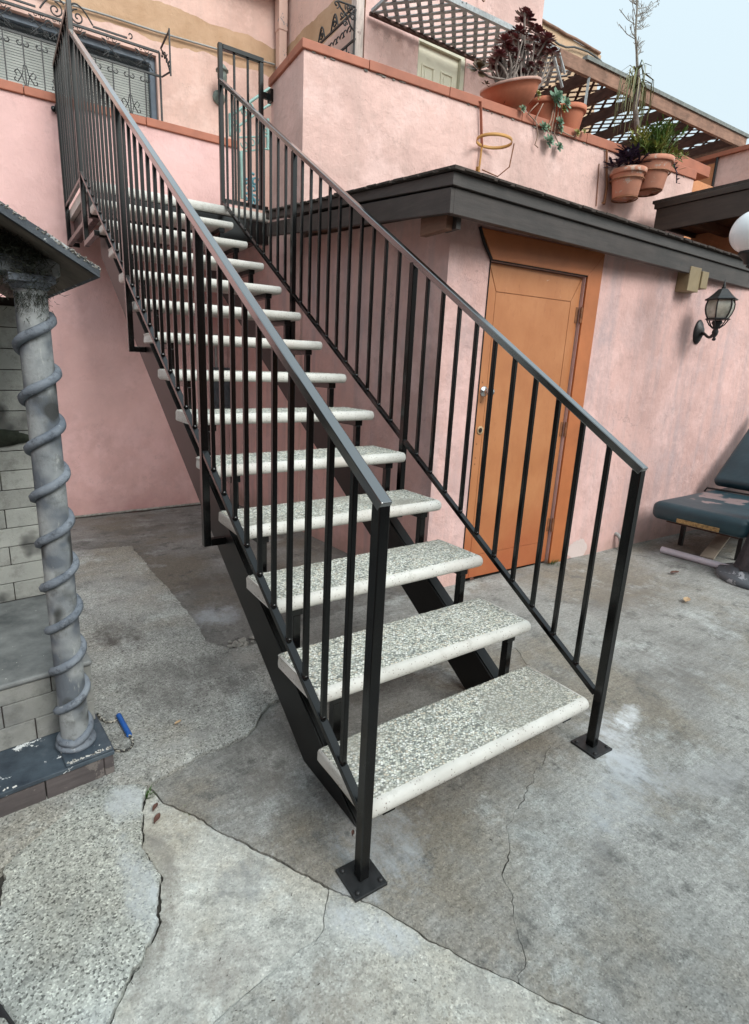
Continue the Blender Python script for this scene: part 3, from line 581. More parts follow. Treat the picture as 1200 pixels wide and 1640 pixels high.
for k in range(13):
    loc = Vector((0, RUN*k, Z1+RISE*k)); s_ = k % 3
    if k < 3: o, g = tr[k], ag[k]
    else: o, g = tr[s_].copy(), ag[s_].copy(); col.objects.link(o); col.objects.link(g)
    dx = rnd.uniform(-.004, .004); o.location = loc+Vector((dx, 0, 0)); o.parent = st; o.matrix_parent_inverse = Matrix.Translation(-st.location)
    g.location = (0, 0, 0); g.parent = o
# stringers
def stringer(xw, dirx):
    b = MB(); prof = [(.147, 0.001), (.48, 0.001), (3.72, .656*(3.72-.48)), (3.72, .656*(3.72-.147))]
    b.extrude(prof, (xw, 0, 0), Y, Z, X*dirx*.007)
    t = Vector((0, 1, .656)).normalized(); up = Vector((0, -.656, 1)).normalized()
    for (ya, za, yb, zb, sg) in ((.147, .008, 3.71, .656*(3.71-.147)-.001, -1), (.50, .013, 3.71, .656*(3.71-.48)+.001, 1)):
        a = Vector((xw+dirx*.033, ya, za)); c_ = Vector((xw+dirx*.033, yb, zb)); b.bar(a+up*sg*.0045, c_+up*sg*.0045, .052, .008, up=up)
    return b.build('stringer', M['black_matte'], st, bevel=.0015)
stringer(.062, 1); stringer(.885, 1)
for xs_ in (.092, .915):
    for k in range(13):
        y0 = RUN*k; zt = Z1+RISE*k-TT
        b = MB(); b.bar((xs_, y0+.03, zt-.0155), (xs_, y0+TD-.03, zt-.0155), .045, .03); 
        ztop = .656*(y0+.048-.147)
        if k > 0: b.bar((xs_, y0+.048, ztop-.01), (xs_, y0+.048, zt-.031), .03, .03, up=(0, 1, 0))
        b.build('tread_bracket', M['black'], st, bevel=.002, label=None)
# top beam and landing
ZL = Z1+RISE*13
lb = MB(); lb.boxf((.0, 3.70, ZL-.25), X*1.44, Y*.05, Z*.17)
lb.boxf((.03, 3.751, ZL-.25), X*.05, Y*1.0, Z*.17); lb.boxf((1.3, 3.751, ZL-.25), X*.05, Y*1.0, Z*.17); lb.boxf((.70, 3.751, ZL-.25), X*.05, Y*1.0, Z*.17)
lb.build('landing_frame', M['black'], st, bevel=.002)
b = MB(); prof = []
for k in range(9):
    a = math.pi/2+math.pi*k/8; prof.append((.03+.028*math.cos(a), -.036+.036*math.sin(a)))
prof += [(1.11, -.072), (1.11, 0)]
b.extrude(prof, (0, 3.684, ZL), Y, Z, X*1.44)
b.build('landing_slab', M['tread'], st)
# railings
XL, XR, SL = -.02, 1.05, .656
def rail_line(y): return 1.083+SL*y
def bot_line(y): return .212+SL*y
upv = Vector((0, -SL, 1)).normalized()
def sqtube(b, a, c_, wd, up=(0, 0, 1), ea=0, eb=0): b.bar(a, c_, wd, wd, up, ea, eb)
pk = MB(); pk.box((0, 0, 0), (.0165, .0165, 1)); pk.lathe([(.0125, -.4935), (.0115, -.489), (.0085, -.4845)], (0, 0, 0), 8, phase=.39); pk.lathe([(.0085, .488), (.0115, .492), (.0125, .496)], (0, 0, 0), 8, phase=.39)
picket0 = None
def picket(par, x_, y_, z0, z1):
    global picket0
    if picket0 is None: picket0 = pk.build('picket', M['black'], bevel=.0022); o = picket0
    else: o = picket0.copy(); col.objects.link(o)
    o.location = (x_, y_, (z0+z1)/2); o.scale = (1, 1, z1-z0); o.rotation_euler = (0, 0, rnd.uniform(-.03, .03)); o.parent = par; o.matrix_parent_inverse = Matrix.Translation(-world_loc(par)); return o
PY = [0, 1.23, 2.49, 3.76]
def railing(x_, label, inward):
    ytop = PY[3] if inward < 0 else 3.80
    b = MB(); a = Vector((x_, -.016, rail_line(-.016))); c_ = Vector((x_, ytop, rail_line(ytop)))
    b.bar(a, c_, .032, .028, up=upv)
    rl = b.build('railing', M['handrail'], st, bevel=.003, label=label, loc=a)
    # post 1 : mitred top
    b = MB(); zt0 = rail_line(-.016)+.005; zt1 = rail_line(.016)-.018
    b.hexa([Vector(p) for p in ((x_-.0155, -.016, .009), (x_+.0155, -.016, .009), (x_+.0155, .016, .009), (x_-.0155, .016, .009), (x_-.0155, -.0165, zt0), (x_+.0155, -.0165, zt0), (x_+.0155, .016, zt1), (x_-.0155, .016, zt1))])
    b.build('post', M['black'], rl, bevel=.003)
    b = MB(); b.box((x_, 0, .004), (.105, .105, .009), Matrix.Rotation(rnd.uniform(-.05, .05), 3, 'Z')); b.build('base_plate', M['plate'], rl, bevel=.0015)
    b = MB()
    for sx in (-1, 1):
        for sy in (-1, 1): b.lathe([(0, .0155), (.004, .0155), (.0062, .0135), (.0075, .009), (.0075, .0085)][::-1], (x_+sx*.038, sy*.038, 0), 8)
    b.build('anchor_bolt', M['plate'], rl)
    b = MB()                                     # bottom channel
    b.bar((x_, .016, bot_line(.016)), (x_, ytop, bot_line(ytop)), .025, .020, up=upv); b.build('bottom_rail', M['black'], rl, bevel=.002)
    for i in (1, 2):
        y_ = PY[i]; zb = bot_line(y_)-.42
        b = MB(); b.bar((x_, y_, zb), (x_, y_, rail_line(y_)-.012), .032, .032, up=(0, 1, 0)); b.build('post', M['black'], rl, bevel=.003)
        b = MB(); b.bar((x_+inward*.016, y_, zb+.0155), (x_+inward*(.082 if inward > 0 else .13), y_, zb+.0155), .032, .031); b.build('post_bracket', M['black'], rl, bevel=.002)
        b = MB(); b.bar((x_+inward*.0, y_-.018, zb+.0155), (x_, y_-.15, zb+.0155), .03, .028)
    for i in range(3):
        n = 10; y0, y1 = PY[i], PY[i+1]
        for k in range(1, n+1):
            y_ = y0+(y1-y0)*k/(n+1); picket(rl, x_, y_, bot_line(y_)+.008, rail_line(y_)-.012)
    return rl
left = railing(XL, 'railing on the left side of the stairs', 1)
right = railing(XR, 'railing on the shed side of the stairs', -1)
# left landing guard
yA, yE, zg1, zg0 = 3.80, 4.72, 3.745, 2.665
b = MB(); b.bar((XL, yA, 2.20), (XL, yA, 3.79), .034, .034, up=(0, 1, 0)); b.build('post', M['black'], left, bevel=.003)
b = MB(); b.bar((XL, yA+.019, zg1-.015), (XL, yE+.019, zg1-.015), .034, .030); b.build('guard_rail', M['black'], left, bevel=.003)
b = MB(); b.bar((XL, yA+.019, zg0), (XL, yE-.019, zg0), .025, .025); b.build('bottom_rail', M['black'], left, bevel=.002)
b = MB(); b.bar((XL, yE, 2.34), (XL, yE, zg1-.032), .034, .034, up=(0, 1, 0)); b.build('post', M['black'], left, bevel=.003)
b = MB(); b.bar((XL, yE-.019, 2.36), (XL, yA+.019, 2.36), .036, .034); b.bar((XL+.019, yE, 2.361), (XL+.08, yE, 2.361), .036, .034); b.build('guard_bracket', M['black'], left, bevel=.002)
b = MB(); b.bar((XL, yA-.019, 2.219), (XL, 3.35, 2.219), .036, .034); b.bar((XL+.019, 3.40, 2.219), (XL+.085, 3.40, 2.219), .036, .034); b.build('guard_bracket', M['black'], left, bevel=.002)
for k in range(1, 8):
    picket(left, XL, yA+(yE-yA)*k/8, zg0+.012, zg1-.03)
b = MB(); b.bar((XL-.012, yE+.02, 3.42), (XL-.012, YB-.001, 3.42), .02, .05); b.lathe([(0, 0), (.022, 0), (.022, .012), (0, .012)], (XL-.03, YB-.02, 3.42), 10, Matrix.Rotation(R(90), 3, 'X')); b.build('wall_bracket', M['black'], left)
# gate frame closing the gap to the parapet at the top right
yF = PY[3]
b = MB(); b.bar((XR, yF, 2.32), (XR, yF, 3.80), .034, .034, up=(0, 1, 0)); b.build('post', M['black'], right, bevel=.003)
b = MB(); b.bar((XR+.0195, yF, 3.781), (1.419, yF, 3.781), .034, .034); b.build('guard_rail', M['black'], right, bevel=.003)
b = MB(); b.bar((1.40, yF, 2.70), (1.40, yF, 3.761), .034, .034, up=(0, 1, 0)); b.build('post', M['black'], right, bevel=.003)
b = MB(); b.bar((XR+.0195, yF, 2.69), (1.46, yF, 2.69), .03, .03); b.build('bottom_rail', M['black'], right, bevel=.002)
for k in (1, 2): picket(right, XR+.35*k/3, yF, 2.706, 3.762)
b = MB(); b.bar((1.4195, yF, 3.54), (1.475, yF, 3.54), .022, .045); b.box((1.477, yF-.02, 3.54), (.03, .06, .09)); b.build('wall_bracket', M['black'], right)

# ================================================================ SHED
sh = empty('shed', DP0, 'low pink stucco shed with dark flat roof and orange door beside the stairs', 'shed')
UR = 6.2
# wall with recess for the door
ud0, zz = du(741, 931); ud1, _ = du(873, 902); ud0 = du(762, 675)[0]; ud1 = ud0+.86; zd = 2.0
def front_piece(u0, u1, z0, z1, th=.2):
    return MB().boxf(dw(u0, z0), DX*(u1-u0), DN*th, Z*(z1-z0))
b = MB(); b.boxf(dw(0, -.1), DX*ud0, DN*.2, Z*(2.33)); b.boxf(dw(ud1, -.1), DX*(UR-ud1), DN*.2, Z*2.33); b.boxf(dw(ud0, zd), DX*(ud1-ud0), DN*.2, Z*.23)
b.build('front_wall', M['pink_shed'], sh)
q = [(DP0+DN*.2).to_2d(), (DP0+DN*.2+DX*.2).to_2d(), Vector((1.66, 4.79)), Vector((1.47, 4.79))]
MB().prism([p[:] for p in q], -.3, lambda x, y: 2.22+.09*(y-1.6)).build('side_wall', M['pink_shed'], sh)
# the little pink strip of old paint at the base
# door
dr = MB().boxf(dw(ud0+.006, .012, -.025), DX*.848, DN*.04, Z*(zd-.018)).build('door', M['door'], sh, bevel=.002)
gapb = MB().boxf(dw(ud0, -.05, -.066), DX*.86, DN*.02, Z*2.06).build('door_backing', M['black_gap'], sh)
def dpoly(name, pts, off0, off1, mat, par, bevel=.0012):    # polygon on door plane
    o = dw(ud0, 0, off0); return MB().extrude(pts, o, DX, Z, DN*(off0-off1)*-1 if False else -DN*(off1-off0)).build(name, mat, par, bevel=bevel)
w_, h_ = .854, zd-.006
g = .0016; sL, sR, tR, bR = .085, .085, .155, .17
dpoly('door_stile', [(.006, .012), (sL-g, .012), (sL-g, h_-tR), (.006, h_-.002)], -.0245, -.0185, M['door'], dr)
dpoly('door_stile', [(w_-sR+g, .012), (w_, .012), (w_, h_-.004), (w_-sR+g, h_-tR)], -.0245, -.0185, M['door'], dr)
dpoly('door_rail', [(sL+g, h_-tR+g), (w_-sR-g, h_-tR+g), (w_-.004, h_-.001), (.012, h_-.001)], -.0245, -.0185, M['door'], dr)
dpoly('door_panel', [(sL+g, bR+g), (w_-sR-g, bR+g), (w_-sR-g, h_-tR-g), (sL+g, h_-tR-g)], -.0245, -.0192, M['door'], dr)
dpoly('door_rail', [(sL+g, .012), (w_-sR-g, .012), (w_-sR-g, bR-g), (sL+g, bR-g)], -.0245, -.0185, M['door'], dr)
# casing: top board and right board, mitred
fr = MB().extrude([(-.11, 2.155), (1.005, 2.155), (.862, 2.004), (.0, 2.004)], dw(ud0, 0, .001), DX, Z, -DN*.016).build('door_frame', M['doorframe'], sh, bevel=.002)
MB().extrude([(.864, 0.0), (1.005, 0.0), (1.005, 2.152), (.864, 2.003)], dw(ud0, 0, .001), DX, Z, -DN*.015).build('door_frame', M['doorframe'], sh, bevel=.002)
b = MB(); b.tube([dw(ud0-.115, 2.16, .01), dw(ud0-.075, 2.08, .012), dw(ud0-.008, 2.004, .012)], .009, 5); b.tube([dw(ud0-.008, 2.002, .010), dw(ud0+.86, 2.002, .010)], .006, 5); b.tube([dw(ud0-.004, 2.0, .002), dw(ud0-.004, 1.2, .002), dw(ud0-.004, .0, .002)], .0045, 5)
b.build('cracked_caulk', M['black_gap'], sh)
uk, zk = du(772, 627); Mk = Matrix((DX, -DN, Z)).transposed() @ Matrix.Rotation(R(-90), 3, 'X')
b = MB(); b.lathe([(0, 0), (.033, 0), (.033, .004), (.026, .008), (.012, .012), (.011, .035), (.021, .042), (.027, .055), (.026, .066), (.016, .074), (0, .076)], dw(ud0+.062, zk, -.018), 20, Mk); b.build('door_knob', M['chrome'], dr)
uk, zk = du(766, 690)
MB().lathe([(.016, 0), (.027, 0), (.027, .003), (.016, .0035)], dw(ud0+.062, zk, -.018), 14, Mk).build('deadbolt_hole', M['fallen_tan'], dr)
MB().lathe([(0, 0), (.017, 0), (.017, .0015), (0, .0016)], dw(ud0+.062, zk, -.018), 14, Mk).build('bolt_bore', M['black_gap'], dr)
for zk in (1.76, 1.0, .30):
    b = MB(); b.tube([dw(ud0+.859, zk-.05, .004), dw(ud0+.859, zk+.05, .004)], .007, 8)
    for j in range(3): b.tube([dw(ud0+.859, zk-.05+.036*j, .004), dw(ud0+.859, zk-.025+.036*j, .004)], .0088, 8)
    b.boxf(dw(ud0+.829, zk-.05, -.0175), DX*.03, -DN*.002, Z*.1); b.build('hinge', M['rust'], dr)
b = MB()
for zk in (1.31, 1.19, .93, .84, .80): b.lathe([(0, 0), (.005, 0), (.004, .0015), (0, .002)], dw(ud0+.045, zk, -.018), 8, Mk)
b.build('plugged_screw_hole', M['rust'], dr)
# roof: front fascia (two boards), rake fascia rising to the back
FY = Vector((1.262, 1.2, 0)); fdir = Vector((math.cos(R(1.2)), math.sin(R(1.2)), 0)); fn = Vector((-fdir.y, fdir.x, 0))
zb, zm, zt = 2.121, 2.238, 2.305; LR = 5.6
slope_r = .115
MB().boxf(FY+Z*zb+fn*.012, fdir*LR, fn*.035, Z*(zm-zb-.0)).build('fascia', M['fascia'], sh, bevel=.003)
MB().boxf(FY+Z*(zm+.002)-fn*.004, fdir*LR, fn*.05, Z*(zt-zm-.006)).build('fascia_trim', M['fascia_trim'], sh, bevel=.003)
def rake(x0, th, z0, z1, y0, y1): # rising board along +y
    return MB().hexa([Vector((x0, y0, z0)), Vector((x0+th, y0, z0)), Vector((x0+th-.02, y1, z0+slope_r*(y1-y0))), Vector((x0-.02, y1, z0+slope_r*(y1-y0))), Vector((x0, y0, z1)), Vector((x0+th, y0, z1)), Vector((x0+th-.02, y1, z1+slope_r*.92*(y1-y0))), Vector((x0-.02, y1, z1+slope_r*.92*(y1-y0)))])
rake(1.240, .034, zb+.001, zm-.001, 1.214, 3.27).build('fascia', M['fascia'], sh, bevel=.003, label='side fascia board rising towards the terrace')
rake(1.232, .05, zm+.003, zt-.005, 1.196, 3.27).build('fascia_trim', M['fascia_trim'], sh, bevel=.003)
b = MB()
v = [Vector((1.215, 1.17, zt)), Vector((1.215, 3.3, zt+slope_r*.92*2.1))]
pp = [Vector((1.215, 1.172, 0)), FY+fdir*LR-fn*.028, FY+fdir*LR+fn*1.75, Vector((1.215, 3.28, 0))]
zz_ = lambda x, y: zt-.003+slope_r*.92*max(0, (y-1.2-.02*(x-1.2)))
b.prism([p.to_2d()[:] for p in pp], zz_, lambda x, y: zz_(x, y)+.016)
b.build('roofing', M['roofing'], sh)
b = MB()                                     # ragged roofing edge tabs
for i in range(46):
    u = i*.12+rnd.uniform(0, .03); b.boxf(FY+fdir*u-fn*(.032+rnd.uniform(0, .006))+Z*(zt-.001), fdir*rnd.uniform(.08, .118), fn*.10, Z*rnd.uniform(.005, .013))
for i in range(18):
    y_ = 1.2+i*.115; z_ = zt+slope_r*.92*(y_-1.2); b.boxf((1.200+rnd.uniform(-.006, .004)-.008*(y_-1.2), y_, z_), X*.10, Y*rnd.uniform(.08, .112)+Z*.01, Z*rnd.uniform(.006, .012))
b.build('roofing_edge', M['roofing'], sh)
b = MB(); b.prism([(1.28, 1.25), (6.7, 1.36), (6.7, 2.9), (1.28, 2.9)], lambda x, y: 2.205+.09*(y-1.25), lambda x, y: 2.225+.09*(y-1.25)); b.build('soffit', M['soffit'], sh)
a = aty(704, 372, 1.30); MB().boxf((1.292, 1.29, 2.07), X*.045, Y*.20, Z*.135).build('rafter_tail', M['soffit'], sh, bevel=.003)
MB().boxf((1.337, 1.262, 2.075), X*.03, Y*.10, Z*.115).build('rafter_tail', M['fascia'], sh)
for i in range(6):
    p = dw(1.3+i*.8, 2.13, .11); MB().boxf(p, DX*.04, -DN*-.115, Z*.07)
# items on the shed wall
jb = empty('junction_box', dw(du(1100, 470)[0], 2.0), 'beige outdoor junction box up under the shed eave', 'electrical box')
u0 = du(1080, 470)[0]; u1 = u0+.25
MB().boxf(dw(u0, 2.0, .0), DX*.15, -DN*.09, Z*.17).build('box_body', M['beige'], jb, bevel=.004)
MB().boxf(dw(u0+.152, 2.03, .0), DX*.09, -DN*.10, Z*.12).build('box_cover', M['beige'], jb, bevel=.004)
# lantern
lp = Vector((3.95, 1.135, 0)); ls = aty(1116, 530, 1.31)
la = empty('wall_lantern', (lp.x, lp.y, 1.66), 'black coach lantern with frosted glass on the pink shed wall', 'wall lamp')
ub = du(1118, 530)[0]
b = MB(); b.lathe([(0, 0), (.062, 0), (.064, .006), (.052, .018), (.035, .028), (.022, .04), (0, .045)], dw(ub, 1.735, .0), 20, Mk@Matrix.Scale(1.5, 3, Vector((0, 1, 0)))); b.build('back_plate', M['iron'], la)
b = MB(); q0 = dw(ub, 1.725, .03); q3 = Vector((lp.x, lp.y, 1.72))
pts = [q0+(q3-q0)*t+Z*(-.03*math.sin(math.pi*t)+.012*math.sin(2*math.pi*t)) for t in [i/10 for i in range(11)]]
b.tube(pts, [.016, .014, .012, .011, .010, .010, .010, .011, .012, .013, .014], 8)
b.lathe([(0, 1.655), (.010, 1.658), (.014, 1.668), (.008, 1.68), (.018, 1.70), (.022, 1.72), (.016, 1.74), (.024, 1.765), (.036, 1.785), (.030, 1.80), (.0, 1.80)], lp, 12)
b.build('arm', M['iron'], la)
b = MB()
for k in range(6):
    a = k*math.pi/3+.2; d = Vector((math.cos(a), math.sin(a), 0)); b.tube([lp+d*.02+Z*1.745, lp+d*.05+Z*1.77, lp+d*.072+Z*1.808], .0045, 5)
b.lathe([(0, 1.806), (.078, 1.806), (.086, 1.812), (.078, 1.818), (0, 1.818)], lp, 6, phase=.2, smooth=False); b.build('cage_base', M['iron'], la)
prof = [(.068, 1.818), (.085, 1.85), (.094, 1.885), (.094, 1.915), (.086, 1.945)]
for k in range(6):
    a0, a1 = k*math.pi/3+.2, (k+1)*math.pi/3+.2
    v = []; 
    for (r_, z_) in prof:
        for a in (a0, a1): v.append(lp+Vector((math.cos(a)*r_*.97, math.sin(a)*r_*.97, z_)))
    MB().add(v, [(2*i, 2*i+1, 2*i+3, 2*i+2) for i in range(4)], True).build('glass_pane', M['lantern_glass'], la)
    MB().tube([lp+Vector((math.cos(a0)*r_, math.sin(a0)*r_, z_)) for r_, z_ in prof], .0052, 5).build('cage_rib', M['iron'], la)
b = MB(); b.lathe([(.09, 1.943), (.108, 1.945), (.110, 1.952), (.085, 1.968), (.062, 1.99), (.040, 2.015), (.030, 2.025), (.012, 2.03), (.0, 2.03)], lp, 6, phase=.2, smooth=False)
b.lathe([(.012, 2.028), (.015, 2.036), (.009, 2.045), (.012, 2.052), (.005, 2.065), (.003, 2.085), (0, 2.095)], lp, 8); b.build('lantern_cap', M['iron'], la)
# pipe stub at the wall base
up_ = du(985, 870)[0]
b = MB(); b.tube([dw(up_, .0, .05), dw(up_, .06, .05), dw(up_-.01, .10, .045), dw(up_-.015, .125, .02), dw(up_-.015, .125, .0)], .016, 8); tag(b.build('pipe_stub', M['conduit']), 'short bent grey pipe at the foot of the pink shed wall', 'pipe')

# ================================================================ HOUSE ABOVE
hs_ = empty('upper_house', (3.1, 4.75, 2.6), 'large pink stucco house rising above the terrace', 'house')
XS, YN, YF2 = 3.075, 6.69, 4.75
# back wall with window hole (-.62 .. 1.36, z 3.6 .. 4.93)
wx0, wx1, wz0, wz1 = -.66, 1.36, 3.55, 4.945
def hb(o, ax, ay, az, nm='wall', mt='pink_house'): return MB().boxf(o, ax, ay, az).build(nm, M[mt], hs_)
b = MB(); b.boxf((-4, YN, 2.4), X*(wx0+4), Y*.25, Z*4.1); b.boxf((wx1, YN, 2.4), X*(XS-wx1), Y*.25, Z*4.1); b.boxf((wx0, YN, wz1), X*(wx1-wx0), Y*.25, Z*(6.5-wz1)); b.boxf((wx0, YN, 2.4), X*(wx1-wx0), Y*.25, Z*(wz0-2.4))
b.build('back_wall', M['pink_house'], hs_)
MB().boxf((XS, YF2+.001, 2.4), X*.25, Y*(YN-YF2-.002), Z*4.1).build('side_wall', M['pink_house'], hs_)
dx0, dx1 = aty(672, 50, YF2).x, aty(748, 80, YF2).x; dzt = 5.10
b = MB(); b.boxf((XS+.002, YF2, 2.4), X*(dx0-XS-.002), -Y*-.2, Z*4.1); b.boxf((dx1, YF2, 2.4), X*(5.86-dx1), Y*.2, Z*4.1); b.boxf((dx0, YF2, dzt), X*(dx1-dx0), Y*.2, Z*(6.5-dzt))
b.build('front_wall', M['pink_house_front'], hs_)
MB().boxf((5.66, YF2+.2, 2.4), X*.2, Y*3, Z*4.1).build('end_wall', M['pink_house_front'], hs_)
# eave moulding stub top of frame
a = aty(388, 0, YN-.1); b = MB(); b.boxf((1.9, YN-.22, 6.02), X*1.12, Y*.219, Z*.09); b.build('string_course', M['coping'], hs_)
# window
wf = MB(); t_ = .07
wf.boxf((wx0, YN+.06, wz0), X*t_, Y*.07, Z*(wz1-wz0)); wf.boxf((wx1-t_, YN+.06, wz0), X*t_, Y*.07, Z*(wz1-wz0)); wf.boxf((wx0+t_, YN+.06, wz1-t_), X*(wx1-wx0-2*t_), Y*.07, Z*t_); wf.boxf((wx0+t_, YN+.06, wz0), X*(wx1-wx0-2*t_), Y*.07, Z*t_)
wf.boxf((.30, YN+.065, wz0+t_), X*.06, Y*.06, Z*(wz1-wz0-2*t_)); win = wf.build('window', M['winframe'], hs_, bevel=.004)
MB().boxf((wx0+t_, YN+.095, wz0+t_), X*(wx1-wx0-2*t_), Y*.004, Z*(wz1-wz0-2*t_)).build('window_pane', M['glass'], win)
b = MB(); z_ = wz0+t_
while z_ < wz1-.16:
    b.add([(wx0+t_, YN+.15, z_), (wx1-t_, YN+.15, z_), (wx1-t_, YN+.158, z_+.026), (wx0+t_, YN+.158, z_+.026)], [(0, 1, 2, 3)]); z_ += .027
b.build('blind_slats', M['blind'], win, kind='stuff')
MB().boxf((wx0, YN+.2, wz0), X*(wx1-wx0), Y*.02, Z*(wz1-wz0)).build('window_backing', M['meter'], win)
# conduit and downpipe
b = MB(); pts = [aty(px, py, YN-.03) for px, py in ((-30, -35), (85, -1), (170, 24), (250, 50), (350, 79), (440, 103))]; b.tube(pts, .011, 6); b.build('conduit', M['conduit'], hs_)
b = MB(); b.tube([(XS-.10, YN-.12, 3.9), (XS-.10, YN-.12, 5.62)], .075, 4, smooth=False); b.tube([(XS-.10, YN-.12, 5.62), (XS-.10, YN-.12, 6.5)], .085, 4, smooth=False); b.build('downpipe', M['downpipe'], hs_)
# white corner post
MB().boxf((XS-.13, YF2-.02, 2.62), X*.10, Y*.10, Z*3.86).build('corner_post', M['white_post'], hs_, bevel=.004)
# terrace door
dd_ = MB().boxf((dx0+.03, YF2+.06, 2.9), X*(dx1-dx0-.10), Y*.04, Z*(dzt-.06-2.9)).build('door', M['white_door'], hs_, label='cream panelled door on the terrace')
b = MB(); b.boxf((dx0, YF2+.02, dzt-.055), X*(dx1-dx0), Y*.12, Z*.054); b.boxf((dx1-.068, YF2+.01, 2.7), X*.067, Y*.13, Z*(dzt-2.757)); b.boxf((dx0+.001, YF2+.02, 2.7), X*.025, Y*.12, Z*(dzt-2.757)); b.build('door_frame', M['white_frame'], hs_, bevel=.004)
dwid = dx1-dx0-.10
for i, fx in enumerate((.12, .58)):
    for (za, zb_) in ((4.50, 4.86), (3.55, 4.36)):
        x0 = dx0+.03+dwid*fx; wd = dwid*.30
        b = MB(); b.boxf((x0, YF2+.048, za), X*wd, Y*.012, Z*.018); b.boxf((x0, YF2+.048, zb_-.018), X*wd, Y*.012, Z*.018); b.boxf((x0, YF2+.0485, za+.018), X*.018, Y*.0115, Z*(zb_-za-.036)); b.boxf((x0+wd-.018, YF2+.0485, za+.018), X*.018, Y*.0115, Z*(zb_-za-.036))
        b.boxf((x0+.05, YF2+.052, za+.05), X*(wd-.10), Y*.008, Z*(zb_-za-.10)); b.build('door_panel', M['white_door'], dd_, bevel=.003)
# hook up on the wall
b = MB(); p = aty(765, 2, YF2); b.tube([p+Vector((0, 0, .12)), p+Vector((0, -.05, .02)), p+Vector((.02, -.08, -.03)), p+Vector((.06, -.06, .0))], .008, 5); b.build('hook', M['rust'], hs_)

# wrought iron grilles
def spiral(c, r, a0, turns, sgn, ax, ay, n=14, r1=.15):
    return [c+ax*(math.cos(a0+sgn*turns*2*math.pi*i/n)*r*(1-(1-r1)*i/n))+ay*(math.sin(a0+sgn*turns*2*math.pi*i/n)*r*(1-(1-r1)*i/n)) for i in range(n+1)]
def cscroll(b, c, w, h, ax, ay, rad=.007):      # pair of C scrolls about a stem
    for s_ in (-1, 1):
        cc_ = c+ax*(s_*w/2); b.tube(spiral(cc_, w/2, math.pi if s_ > 0 else 0, .8, -s_, ax, ay, 10), rad, 4)
YG = 6.55
gr = empty('window_grille', (.37, YG, 4.5), 'black wrought iron scroll grille over the wide blind window', 'window grille')
zt_, zm_ = 4.925, 4.68; gx0, gx1 = -.62, 1.36
b = MB(); b.bar((gx0, YG, zt_), (gx1, YG, zt_), .022, .022); b.bar((gx0, YG, zm_), (gx1, YG, zm_), .02, .02); b.bar((gx0, YG, 3.7), (gx1, YG, 3.7), .02, .02)
b.bar((gx1, YG, 3.7), (gx1, YG, zt_), .02, .02, up=(0, 1, 0)); b.bar((gx0, YG, 3.7), (gx0, YG, zt_), .02, .02, up=(0, 1, 0))
b.build('grille_frame', M['iron'], gr)
n_ = 11
for k in range(1, n_):
    x_ = gx0+(gx1-gx0)*k/n_; MB().bar((x_, YG, 3.71), (x_, YG, zm_-.01), .013, .013, up=(0, 1, 0)).build('grille_bar', M['iron'], gr)
    b = MB(); cscroll(b, Vector((x_, YG-.002, zm_-.075)), .075, .06, X, -Z, .006)
    if k % 2: 
        for s_ in (-1, 1):
            b.tube([Vector((x_+s_*.012, YG-.004, 4.21)), Vector((x_+s_*.035, YG-.004, 4.30)), Vector((x_+s_*.075, YG-.004, 4.35)), Vector((x_+s_*.10, YG-.004, 4.32)), Vector((x_+s_*.085, YG-.004, 4.29))], .006, 4)
            b.tube([Vector((x_+s_*.012, YG-.004, 4.40)), Vector((x_+s_*.03, YG-.004, 4.31)), Vector((x_+s_*.08, YG-.004, 4.23)), Vector((x_+s_*.11, YG-.004, 4.245)), Vector((x_+s_*.10, YG-.004, 4.27))], .006, 4)
    b.build('scroll', M['iron'], gr)
    if k % 2 == 0 or k in (5,):
        b = MB(); c_ = Vector((x_, YG, (zt_+zm_)/2))
        for s_ in (-1, 1):
            b.tube([c_+X*(s_*t*.11)+Z*(t*.10) for t in (-.9, -.5, 0, .5, .9)], .006, 4)
            b.tube(spiral(c_+X*s_*.085+Z*.045, .04, math.pi/2, 1.1, s_, X, Z, 12), .0055, 4); b.tube(spiral(c_+X*s_*.06-Z*.05, .035, -math.pi/2, 1.1, -s_, X, Z, 12), .0055, 4)
            b.tube(spiral(c_+X*s_*.03+Z*.10, .03, 0, 1, -s_, X, Z, 10), .005, 4)
        b.build('scroll', M['iron'], gr)
b = MB()                                            # top ornament: bars stepping up to two big scrolls
xc = .375
b.bar((gx0, YG, zt_+.05), (xc-.30, YG, zt_+.05), .016, .016); b.bar((xc+.26, YG, zt_+.04), (gx1-.36, YG, zt_+.04), .016, .016); b.tube(spiral(Vector((gx1-.33, YG, zt_+.075)), .035, -math.pi/2, .8, 1, X, Z, 10), .007, 5)
for s_ in (-1, 1):
    b.tube(spiral(Vector((xc+s_*.11, YG, zt_+.08)), .075, math.pi/2, 1.5, s_, X, Z, 22), .008, 5)
    b.tube([Vector((xc+s_*(.02+.24*t), YG, zt_+.05+.15*math.sin(math.pi*min(1, .25+t*.75)))) for t in [i/10 for i in range(11)]], .009, 5)
b.build('scroll_crest', M['iron'], gr)
b = MB()                                             # side wing sticking out of the grille
xw = gx1+.02
for (ya, yb) in ((YG, YG-.36),):
    b.bar((xw, ya, 4.97), (xw, yb, 5.00), .016, .016); b.bar((xw, ya, 4.68), (xw, yb, 4.60), .014, .014); b.bar((xw, yb, 4.56), (xw, yb, 5.02), .016, .016, up=(1, 0, 0))
for i in range(4):
    b.tube(spiral(Vector((xw, YG-.06-.085*i, 4.90-.065*i)), .045, i, 1.1, 1 if i % 2 else -1, Y, Z, 12), .0065, 4)
b.tube([Vector((xw, YG-.02, 4.95)), Vector((xw, YG-.2, 4.80)), Vector((xw, YG-.34, 4.60))], .008, 4)
b.build('side_wing', M['iron'], gr)
